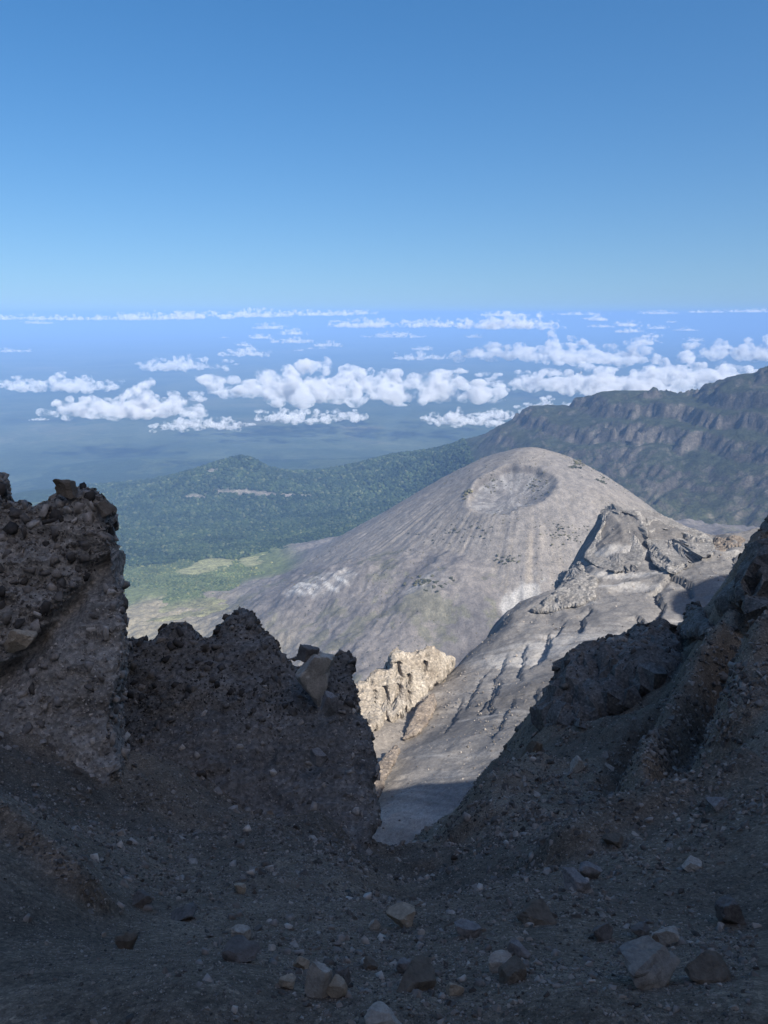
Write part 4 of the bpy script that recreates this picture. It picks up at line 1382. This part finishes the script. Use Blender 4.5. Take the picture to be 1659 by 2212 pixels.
def boulder_shape(seed, dims, planes=11, rough=0.15, sub=4):
    """a broken block: a ball cut by flat planes, its faces roughened and chipped"""
    rng = np.random.default_rng(seed)
    V, F = ico(sub)
    N = rng.normal(size=(planes, 3)); N /= np.linalg.norm(N, axis=1, keepdims=True)
    N = np.concatenate([N, [[0.1, 0.1, 1.0], [0, -1.0, 0.25]]]); N /= np.linalg.norm(N, axis=1, keepdims=True)
    d = np.concatenate([rng.uniform(0.42, 0.8, planes), [0.75, 0.7]])
    q = (V @ N.T)
    r = np.min(np.where(q > 0.05, d[None] / np.maximum(q, 0.05), 9.0), axis=1)
    r = np.minimum(r, 1.15)
    V = V * r[:, None]
    V /= np.abs(V).max(0)
    b = fbm(V[:, 0] * 1.5 + seed, V[:, 1] * 1.5, V[:, 2] * 1.5, 6, 0.66, seed=seed)
    ch = np.minimum(0, fbm(V[:, 0] * 2.6, V[:, 1] * 2.6 + seed, V[:, 2] * 2.6, 3, seed=seed + 3) + 0.12)
    V = V * (1 + rough * b + 0.28 * ch)[:, None]
    return V * np.array(dims), F


def boulder_mat(name, c0, c1, c2):
    m, nt, b = new_mat(name, 0.9)
    tc = nt.nodes.new('ShaderNodeTexCoord')
    n = noise_node(nt, 2.0, 8, 0.6, tc.outputs['Object'], 0.4)
    n2 = noise_node(nt, 40, 7, 0.75, tc.outputs['Object'])
    c = ramp(nt, n.outputs['Fac'], [(0.34, c0), (0.5, c1), (0.66, c2)]).outputs[0]
    c = mixc(nt, c, ramp(nt, n2.outputs['Fac'], [(0.32, (0.65,) * 3), (0.5, (1,) * 3), (0.68, (1.35,) * 3)]).outputs[0], 1.0, 'MULTIPLY')
    nt.links.new(c, b.inputs['Base Color'])
    add_bump(nt, b, n2.outputs['Fac'], 0.012, 0.9)
    return m


B_PALE = boulder_mat('pale_boulder', (0.326, 0.295, 0.258), (0.427, 0.384, 0.326), (0.528, 0.477, 0.414))
B_TAN = boulder_mat('tan_boulder', (0.277, 0.226, 0.173), (0.396, 0.326, 0.241), (0.513, 0.423, 0.315))
B_BROWN = boulder_mat('brown_boulder', (0.105, 0.087, 0.069), (0.163, 0.135, 0.105), (0.226, 0.187, 0.145))
B_GREY = boulder_mat('grey_boulder', (0.171, 0.161, 0.155), (0.247, 0.232, 0.220), (0.330, 0.311, 0.291))
B_DARK = boulder_mat('dark_boulder', (0.100, 0.090, 0.084), (0.173, 0.157, 0.142), (0.254, 0.229, 0.203))
B_GRTAN = boulder_mat('grey_tan_boulder', (0.198, 0.191, 0.185), (0.283, 0.251, 0.208), (0.369, 0.309, 0.238))

HERO = [  # (u, v of its base, width, height in picture pixels, material, sides, tilt, label)
    (1418, 2140, 150, 78, B_GRTAN, 6, 0.0, 'largest boulder in the foreground, grey and tan, roughly triangular'),
    (870, 2006, 74, 44, B_TAN, 6, 0.0, 'flat-topped tan block in the middle of the foreground gravel'),
    (690, 2165, 62, 66, B_PALE, 9, 0.1, 'pale upright boulder at the bottom of the view'),
    (722, 2172, 52, 44, B_TAN, 9, 0.0, 'rounded tan stone leaning against the pale upright boulder'),
    (742, 2140, 44, 42, B_DARK, 9, 0.0, 'dark grey stone just behind the pale upright boulder'),
    (830, 2222, 78, 28, B_PALE, 7, 0.0, 'flat pale slab cut by the bottom edge of the picture'),
    (905, 2142, 104, 66, B_BROWN, 8, 0.0, 'broad brown mound-like boulder in the lower middle foreground'),
    (1082, 2104, 52, 42, B_PALE, 7, 0.0, 'pale angular stone on a brown ledge in the lower right gravel'),
    (1100, 2125, 76, 44, B_BROWN, 8, 0.0, 'brown rock beneath the pale angular stone'),
    (1122, 2074, 48, 32, B_GREY, 6, 0.0, 'pointed grey stone between the tan block and the largest boulder'),
    (1440, 2044, 52, 46, B_PALE, 7, 0.1, 'whitish stone standing just above the largest boulder'),
    (1420, 2050, 36, 26, B_BROWN, 8, 0.0, 'reddish brown lump under the whitish stone'),
    (1160, 1996, 84, 48, B_BROWN, 10, 0.0, 'knobbly brown rock on the right of the tan block'),
    (1243, 1926, 62, 50, B_GREY, 6, 0.2, 'blue-grey angular boulder at the foot of the right slope'),
    (1280, 1900, 60, 44, B_GREY, 8, 0.0, 'rough grey boulder just above the blue-grey angular one'),
    (1333, 1830, 46, 24, B_BROWN, 6, 0.1, 'brick-shaped brown stone lying on the right-hand rib'),
    (1547, 1756, 54, 34, B_GREY, 7, 0.0, 'pale wedge-shaped stone near the right edge, above the scree bend'),
    (1494, 1882, 46, 28, B_PALE, 6, 0.1, 'pale slanting stone on the lower right slope'),
    (1250, 1668, 30, 38, B_PALE, 6, 0.2, 'lone pale boulder on the smooth gravel below the black outcrop'),
    (1548, 2120, 110, 66, B_BROWN, 9, 0.0, 'wide dark brown rock to the right of the largest boulder'),
    (1300, 2038, 54, 34, B_DARK, 6, 0.2, 'dark slab-like stone above the largest boulder, to its left'),
    (1384, 2034, 48, 32, B_DARK, 7, 0.0, 'dark flat stone left of the whitish stone'),
    (311, 1962, 48, 36, B_DARK, 9, 0.0, 'dark rounded rock where the left bank meets the gravel'),
    (272, 2052, 46, 40, B_BROWN, 10, 0.0, 'brown leaning stone alone on the lower left gravel'),
    (517, 2036, 46, 32, B_PALE, 6, 0.3, 'pale crooked stone half buried left of centre'),
    (521, 2078, 72, 38, B_DARK, 10, 0.0, 'crumbling dark rock below the pale crooked stone'),
    (398, 1990, 66, 36, B_DARK, 10, 0.0, 'dark flat rock between the left bank and the centre'),
    (646, 2094, 40, 28, B_TAN, 8, 0.0, 'tan stone above the pale upright boulder, to its left'),
    (621, 2148, 38, 26, B_TAN, 7, 0.0, 'small tan block left of the pale upright boulder'),
    (798, 2096, 36, 26, B_BROWN, 8, 0.0, 'brown stone below the flat-topped tan block'),
    (867, 2104, 44, 32, B_GREY, 8, 0.0, 'grey stone just above the broad brown mound'),
    (980, 2150, 40, 32, B_TAN, 7, 0.0, 'tan stone right of the broad brown mound'),
    (810, 2012, 26, 24, B_PALE, 8, 0.0, 'small pale stone beside the flat-topped tan block'),
    (1010, 2030, 60, 18, B_GREY, 6, 0.0, 'thin grey slab right of the flat-topped tan block'),
    (515, 1930, 30, 26, B_TAN, 8, 0.0, 'tan stone at the crest of the dip left of centre'),
    (1590, 2000, 70, 60, B_DARK, 9, 0.0, 'tall dark crag at the right edge above the brown rock'),
]


def place_boulder(name, u, vb, w, h, mat, sides, tilt, label, seed, D=None, fn=None, group=None, bury=0.26, parent=None, depth=0.8):
    if D is None:
        p = find_on(fn or near_only, u, vb, 1.2, 40, 700)
        p[2] = float((fn or near_only)(np.array([p[0]]), np.array([p[1]]))[0])
    else:
        p = at(u, vb, D)
    s = project(p)[2] / FPX
    # foreshortening: the picture sees a height of h px partly from above
    down = math.atan2(-p[2], p[1])
    hh = max(0.35 * w, (h - 0.5 * w * math.sin(down) * depth) / math.cos(down)) if D is None else h
    V, F = boulder_shape(seed, (w * s * 0.54, w * s * 0.54 * depth, hh * s * (0.5 + bury)), sides)
    o = mesh_obj(name, V, F, mat, smooth_shade=True)
    o.data.set_sharp_from_angle(angle=R(22))
    loc = p + np.array((0, w * s * 0.25, hh * s * (0.5 - bury * 0.95)))
    o.rotation_euler = (tilt * 0.6, tilt, (seed * 1.7) % 0.8 - 0.4)
    o.location = loc
    if parent is not None:
        o.parent = parent
        o.location = loc - np.array(parent.location)
        if label: o['label'] = label
        return o
    return tag(o, label, 'boulder' if w > 40 else 'stone', group)


for i, (u, v, w, h, m, sd, tl, lab) in enumerate(HERO):
    place_boulder('boulder' if w > 40 else 'stone', u, v, w, h, m, sd, tl, lab, 800 + i)
place_boulder('boulder', 672, 1490, 86, 84, B_PALE, 8, 0.25, 'big pale boulder perched on the jagged ridge near its right end', 760, D=9.75)
place_boulder('boulder', 662, 1424, 48, 26, B_DARK, 10, 0.0, 'dark crumbly cap lying on the big pale perched boulder', 761, D=9.9)
place_boulder('boulder', 706, 1540, 44, 42, B_GREY, 6, 0.3, 'flat grey stone stuck in the ridge below the perched boulder', 762, D=9.35)
place_boulder('boulder', 690, 1645, 42, 34, B_GREY, 6, 0.2, 'lighter grey stone halfway down the jagged ridge face', 763, D=8.8)
place_boulder('boulder', 1141, 1672, 44, 78, B_BROWN, 9, 0.1, 'upright brown boulder on the crest at the shadow edge', 765, D=12.6)
place_boulder('boulder', 1246, 1560, 66, 56, B_GREY, 7, 0.1, 'blue-grey block at the foot of the black outcrop', 766, D=16.6)
place_boulder('boulder', 38, 1425, 60, 74, B_TAN, 10, 0.35, 'big smooth tan boulder bulging from the left rock wall', 767, D=8.05, parent=TOWER_ROOT, bury=0.0)
place_boulder('boulder', 138, 1075, 52, 40, B_BROWN, 8, 0.35, 'brown block on top of the wall', 768, D=9.35, parent=TOWER_ROOT, bury=0.0)
place_boulder('boulder', 222, 1124, 52, 48, B_BROWN, 8, 0.2, 'brown block overhanging the wall\'s edge', 769, D=9.25, parent=TOWER_ROOT, bury=0.0)


def scatter_loose():
    rng = np.random.default_rng(61)
    # general scatter, even in angle and in the logarithm of distance
    n = 52000
    a = R(1) * rng.uniform(-31, 31, n); r = np.exp(rng.uniform(math.log(1.3), math.log(36), n))
    X, Y = r * np.sin(a), r * np.cos(a)
    w = fbm(X / (0.35 * r), Y / (0.35 * r), np.log(r), 4, seed=160)
    k = w > rng.uniform(-0.5, 0.45, n)
    X, Y, r = X[k], Y[k], r[k]
    px = 3.6 * rng.pareto(2.0, len(X)) + 3.4
    px = np.minimum(px, 26)
    # clusters of larger stones: (u, v, spread px, number, size range)
    cl = [(1600, 1480, 55, 110, 12, 34), (1560, 1600, 50, 80, 9, 24), (1150, 1760, 45, 110, 10, 26), (1080, 1800, 40, 70, 8, 20), (1190, 1690, 30, 40, 8, 20), (1420, 1640, 50, 120, 7, 15),
          (1480, 1560, 50, 80, 7, 16), (1560, 1430, 45, 60, 8, 18), (700, 1830, 55, 110, 7, 16), (760, 1870, 25, 50, 8, 20), (560, 1790, 60, 70, 7, 15), (1350, 1860, 70, 90, 9, 24), (1500, 1810, 70, 110, 9, 26),
          (1620, 1740, 50, 80, 9, 28), (1250, 1940, 60, 60, 9, 26), (1100, 1960, 60, 40, 9, 20), (330, 1900, 60, 60, 8, 18), (420, 1950, 60, 50, 8, 20), (620, 1980, 70, 30, 8, 18), (130, 1880, 25, 24, 9, 20),
          (60, 1820, 25, 20, 9, 22), (200, 1955, 22, 18, 9, 20), (900, 2090, 110, 60, 9, 26), (1300, 2080, 130, 80, 9, 30), (1580, 2060, 60, 40, 10, 34), (1000, 2160, 120, 40, 8, 22), (1170, 2110, 60, 30, 10, 26),
          (300, 1720, 60, 50, 8, 20), (150, 1740, 60, 50, 8, 20), (440, 1700, 60, 60, 7, 16), (1225, 1590, 40, 40, 8, 18), (1500, 1700, 60, 60, 8, 22), (700, 2110, 70, 30, 8, 22)]
    Xc, Yc, Pc = [], [], []
    for (u, v, sp, m, lo, hi) in cl:
        uu, vv = rng.normal(u, sp * 0.6, m), rng.normal(v, sp * 0.45, m)
        c = find_on(near_only, u, v, 1.2, 45, 500)
        Q = find_many(near_only, uu, vv, c[1] * 0.6, c[1] * 1.8)
        Xc += list(Q[:, 0]); Yc += list(Q[:, 1])
        Pc.append(lo + (hi - lo) * rng.beta(1.0, 2.6, m))
    # rubble along the ribs
    for (pl, wd, hh), m, lo, hi in ((RIBS[0], 420, 6, 20), (RIBS[1], 420, 8, 28), (RIBS[4], 260, 7, 24), (RIBS[5], 300, 7, 26), (RIBS[6], 120, 6, 18)):
        f = rng.uniform(0, len(pl) - 1, m); k0 = np.minimum(f.astype(int), len(pl) - 2); f = f - k0
        A_ = np.array(pl)
        Q = A_[k0] + f[:, None] * (A_[k0 + 1] - A_[k0])
        Q = Q + rng.normal(size=(m, 3)) * (wd * 0.9 * Q[:, 1])[:, None]
        Xc += list(Q[:, 0]); Yc += list(Q[:, 1]); Pc.append(lo + (hi - lo) * rng.beta(1.0, 2.4, m))
    ng = len(X)
    X = np.concatenate([X, Xc]); Y = np.concatenate([Y, Yc]); px = np.concatenate([px, np.concatenate(Pc)])
    Z = near_only(X, Y)
    P = np.stack([X, Y, Z], 1)
    u, v, dep = project(P)
    ok = seen(X, Y, Z) & (u > -30) & (u < 1690) & (v < 2250)
    P, px, dep, u, v = P[ok], px[ok], dep[ok], u[ok], v[ok]
    rad = px * dep / FPX * 0.5
    order = np.argsort(-px)
    big = order[:3000]
    big = big[spaced(P[big], rad[big], 0.7)]
    big = big[np.argsort(-px[big])][:290]
    rest = np.setdiff1d(np.arange(len(P)), big)
    mats = (M_STONE, M_STONE, M_PALE, M_PALE)
    for i in big:
        z = P[i] + np.array((0, 0, rad[i] * 0.08))
        if u[i] > 1000 and v[i] < 1770: lab, g = 'angular grey stone on the shadowed right-hand slope', 'stones on the right slope'
        elif u[i] > 1000 and v[i] < 1930: lab, g = 'angular stone in the rubble band at the foot of the right slope', 'stones at the foot of the right slope'
        elif v[i] > 1990: lab, g = 'small loose stone on the gravel nearest the viewer', 'stones on the nearest gravel'
        elif u[i] < 480: lab, g = 'small stone on the gravel below the left rock wall', 'stones on the left gravel'
        else: lab, g = 'small stone on the gravel leading down to the notch', 'stones above the notch'
        o = put_stone('stone', z, rad[i], mats[int(rng.integers(0, 4))], rng)
        tag(o, lab, 'stone', g)
    mid, sml = rest[px[rest] > 8], rest[px[rest] <= 8]
    V, F = joined_stones(P[mid] + np.array((0, 0, 1)) * (rad[mid] * 0.05)[:, None], rad[mid], STONES, rng)
    tag(mesh_obj('rubble', V, F, M_STONE_I, smooth_shade=False), 'loose rubble strewn over the dark scree', None, None, 'stuff')
    Psm, rsm = P[sml] + np.array((0, 0, 1)) * (rad[sml] * 0.05)[:, None], rad[sml]
    # gravel
    n = 90000
    a = R(1) * rng.uniform(-31, 31, n); r = np.exp(rng.uniform(math.log(1.3), math.log(30), n))
    X, Y = r * np.sin(a), r * np.cos(a)
    w = fbm(X / (0.5 * r), Y / (0.5 * r), np.log(r) * 1.3, 3, seed=161)
    k = w > rng.uniform(-0.9, 0.3, n)
    X, Y, r = X[k], Y[k], r[k]
    Z = near_only(X, Y)
    k = seen(X, Y, Z, 0.01)
    X, Y, Z = X[k], Y[k], Z[k]
    P = np.stack([X, Y, Z], 1); dep = project(P)[2]
    rad = np.exp(rng.uniform(math.log(1.6), math.log(4.2), len(P))) * dep / FPX * 0.5
    P, rad = np.concatenate([P, Psm]), np.concatenate([rad, rsm])
    tag(scattered('gravel', P, rad[:, None] * rng.uniform(0.6, 1.2, (len(P), 3)), rng.uniform(0, 6.28, (len(P), 3)), M_STONE), 'fine dark gravel covering the scree', None, None, 'stuff')


scatter_loose()
# ------------------------------------------------------------------ clouds below the camera
CLOUD_Z = -950.0


def cloud_material(dens, size):
    """vapour whose density breaks up into wisps"""
    m = bpy.data.materials.new('cloud_vapour'); m.use_nodes = True
    nt = m.node_tree; nt.nodes.clear()
    out = nt.nodes.new('ShaderNodeOutputMaterial')
    v = nt.nodes.new('ShaderNodeVolumePrincipled')
    v.inputs['Color'].default_value = (1, 1, 1, 1)
    tc = nt.nodes.new('ShaderNodeTexCoord')
    n = noise_node(nt, 1.0 / size, 4, 0.65, tc.outputs['Object'])
    mr = nt.nodes.new('ShaderNodeMapRange'); mr.interpolation_type = 'SMOOTHSTEP'
    mr.inputs['From Min'].default_value = 0.43; mr.inputs['From Max'].default_value = 0.66
    mr.inputs['To Min'].default_value = 0.0; mr.inputs['To Max'].default_value = dens
    nt.links.new(n.outputs['Fac'], mr.inputs['Value'])
    nt.links.new(mr.outputs[0], v.inputs['Density'])
    nt.links.new(v.outputs[0], out.inputs['Volume'])
    return m


def cloud(u, vb, w, h, label, group=None, seed=0, D=None):
    """(u, vb): middle of the cloud's base in the photograph; w, h: its size there"""
    rng = np.random.default_rng(seed + 900)
    ang = PITCH - math.atan((1106 - vb) / FPX)
    if D is None:
        D = min(-CLOUD_Z / math.tan(ang), 13000.0) if ang > 0.003 else 13000.0
    c = at(u, vb, D)
    px = D / FPX * 1.03
    W, H = w * px, h * px
    Dp = min(W * 0.5, 1300)
    Vs, Fs = [], []; k = 0
    # a few towers of different height, each a heap of puffs
    nt_ = max(3, int(round(w / (0.52 * h))))
    tx = np.sort(rng.uniform(-0.42, 0.42, nt_)); th = rng.uniform(0.45, 1.0, nt_) * (1 - 0.7 * np.abs(tx / 0.5) ** 2.5); th[int(np.argmin(np.abs(tx - rng.uniform(-0.2, 0.25))))] = 1.0
    heaps = [(tx[i] * W, rng.uniform(-0.3, 0.3) * Dp, th[i]) for i in range(nt_)]
    for (hx, hy, hh) in heaps:
        n = int(5 + 6 * hh)
        for i in range(n):
            f = rng.uniform(0, 1)
            sp = (1 - 0.65 * f)
            x = hx + rng.normal() * 0.55 * H * sp * 1.25; y = hy + rng.normal() * 0.5 * H * sp
            r = H * rng.uniform(0.12, 0.27) * (0.65 + 0.5 * hh) * (1.1 - 0.35 * f)
            z = max(0.5 * r, f * hh * H * 0.98 - 0.9 * r)
            V = ICO2[0] * r * np.array((rng.uniform(1, 1.6), rng.uniform(1, 1.4), rng.uniform(0.75, 1.0))) + np.array((x, y, z))
            Vs.append(V); Fs.append(ICO2[1] + k); k += len(V)
    # ragged skirt of low scraps
    for i in range(int(14 + w / 7)):
        x = rng.uniform(-0.58, 0.58) * W; y = rng.uniform(-0.7, 0.7) * Dp; r = H * rng.uniform(0.08, 0.15)
        V = ICO2[0] * r * np.array((rng.uniform(1.3, 3.2), rng.uniform(1, 2), rng.uniform(0.7, 0.95))) + np.array((x, y, r * rng.uniform(0.1, 4.0)))
        Vs.append(V); Fs.append(ICO2[1] + k); k += len(V)
    vox = max(W / 90, H / 17, 6)
    V, N, T = remeshed('cloud', np.concatenate(Vs), np.concatenate(Fs), vox)
    V = V.astype(float)
    P = V + c
    sd = 90 + seed % 7
    for sc, amp, bil in ((0.55, 0.07, False), (0.26, 0.075, True), (0.11, 0.035, True)):
        s = H * sc
        b = fbm(P[:, 0] / (s * 1.25), P[:, 1] / s, P[:, 2] / s, 2, seed=sd)
        if bil: b = np.abs(b) * 2.2 - 0.55
        f = np.where(V[:, 2] < H * 0.1, 0.55, 1.0)
        V = V + N * (b * amp * H * f)[:, None]
        N = vertex_normals(V, T)
    o = mesh_obj('cloud', V, T, cloud_material(3.6 / (22.0 * px) if w > 60 else 2.6 / (12.0 * px), H * 0.30))
    o.location = c
    return tag(o, label, 'cloud', group)


CLOUDS = [  # u, base v, width, height, label
    (765, 860, 530, 90, 'largest cloud, a broad white cumulus in the middle above the plain'),
    (125, 842, 250, 44, 'long white cloud at the left edge, above the low rock wall'),
    (285, 893, 270, 74, 'white cloud rising to the right just below the long left-edge cloud'),
    (85, 908, 34, 10, 'tiny cloud scrap left of the two big left clouds'),
    (400, 798, 180, 34, 'thin white cloud above and left of the largest cloud'),
    (445, 925, 165, 34, 'low slanting cloud below the left end of the largest cloud'),
    (668, 908, 205, 36, 'low flat cloud with a small hump below the largest cloud'),
    (540, 768, 84, 24, 'small ragged cloud above the left end of the largest cloud'),
    (628, 740, 64, 18, 'small round-topped cloud high above the largest cloud'),
    (582, 710, 68, 15, 'small flat cloud under the horizon bank, left of centre'),
    (713, 748, 40, 14, 'tiny white puff directly above the middle of the largest cloud'),
    (800, 706, 150, 24, 'long low cloud just under the horizon near the centre'),
    (850, 729, 112, 14, 'thin cloud streak below the long low central cloud'),
    (940, 706, 112, 24, 'humped cloud just under the horizon, right of the long central one'),
    (918, 776, 105, 22, 'small cloud above the right half of the largest cloud'),
    (1110, 708, 190, 36, 'broad bright cloud near the horizon, right of centre'),
    (1195, 780, 310, 64, 'large layered cloud right of centre, above the far ridge'),
    (1395, 744, 64, 20, 'lone small cloud between the layered cloud and the right edge'),
    (1357, 704, 50, 14, 'small pale puff near the horizon over the far ridge'),
    (1290, 692, 44, 14, 'tiny puff near the horizon right of the broad bright cloud'),
    (1175, 838, 240, 48, 'streaky cloud bank left of the great cloud behind the ridge'),
    (1350, 850, 250, 84, 'great white cloud standing behind the dark ridge crest'),
    (1500, 835, 230, 84, 'tall bright cloud beside the great one, over the ridge crest'),
    (1615, 775, 170, 60, 'white cloud at the right edge above the ridge summit'),
    (1650, 830, 120, 40, 'cloud tucked behind the ridge summit at the right edge'),
    (995, 917, 140, 44, 'soft low cloud at the left foot of the far ridge'),
    (1090, 905, 120, 30, 'thin low cloud linking the soft low cloud and the ridge'),
    (1215, 890, 150, 36, 'bright cloud peeping over the shoulder of the far ridge'),
    (30, 760, 66, 12, 'small thin cloud at the left edge below the horizon bank'),
    (80, 699, 60, 10, 'small puff beneath the left end of the horizon bank'),
]
for i, (u, v, w, h, lab) in enumerate(CLOUDS):
    cloud(u, v, w, h, lab, None, i)
crng = np.random.default_rng(77)
for i in range(22):
    u, v = crng.uniform(480, 1640), crng.uniform(694, 772)
    w = crng.uniform(16, 46)
    cloud(u, v, w, w * crng.uniform(0.22, 0.34), 'tiny cloud scrap among those scattered between the larger clouds near the horizon', 'tiny scattered cloud scraps', 200 + i)
# the long bank of cloud on the horizon
BANK = [(45, 690, 120, 16, 'left end of the long cloud bank on the horizon'), (170, 691, 150, 16, 'low second stretch of the horizon cloud bank, counting from the left edge'),
        (305, 690, 150, 20, 'third stretch of the horizon cloud bank, counting from the left edge'), (430, 688, 150, 26, 'tallest stretch of the horizon cloud bank'),
        (560, 684, 150, 20, 'stretch of the horizon bank just right of its tallest part'), (690, 681, 150, 17, 'thinning stretch of the horizon bank near the centre'),
        (775, 678, 70, 11, 'right tip of the long cloud bank on the horizon'), (1080, 682, 90, 12, 'low cloud on the horizon above the broad bright cloud'),
        (1250, 680, 100, 9, 'thin horizon cloud right of the broad bright cloud'), (1420, 678, 90, 10, 'thin horizon cloud above the lone small cloud'),
        (1525, 675, 80, 9, 'thin horizon cloud above the right-edge cloud, to its left'), (1620, 674, 110, 11, 'thin horizon cloud at the right edge')]
for i, (u, v, w, h, lab) in enumerate(BANK):
    cloud(u, v, w, h, lab, 'clouds on the horizon', 60 + i)
# ------------------------------------------------------------------ haze over the whole scene
def build_haze():
    s, z0, z1 = PLAIN_R + 200, PLAIN_Z - 120, 170.0
    V = np.array([(x, y, z) for z in (z0, z1) for y in (-s, s) for x in (-s, s)], float)
    F = np.array([(0, 2, 3, 1), (4, 5, 7, 6), (0, 1, 5, 4), (2, 6, 7, 3), (0, 4, 6, 2), (1, 3, 7, 5)])
    m = bpy.data.materials.new('haze_air'); m.use_nodes = True
    nt = m.node_tree; nt.nodes.clear()
    out = nt.nodes.new('ShaderNodeOutputMaterial')
    v = nt.nodes.new('ShaderNodeVolumePrincipled')
    v.inputs['Color'].default_value = (0.235, 0.42, 0.76, 1)
    v.inputs['Anisotropy'].default_value = -0.2
    v.inputs['Density'].default_value = 1 / 17500.0
    nt.links.new(v.outputs[0], out.inputs['Volume'])
    o = mesh_obj('haze', V, F, m)
    tag(o, 'pale blue haze in the air over the plain', None, None, 'stuff')


build_haze()
bpy.data.scenes.remove(WORK)
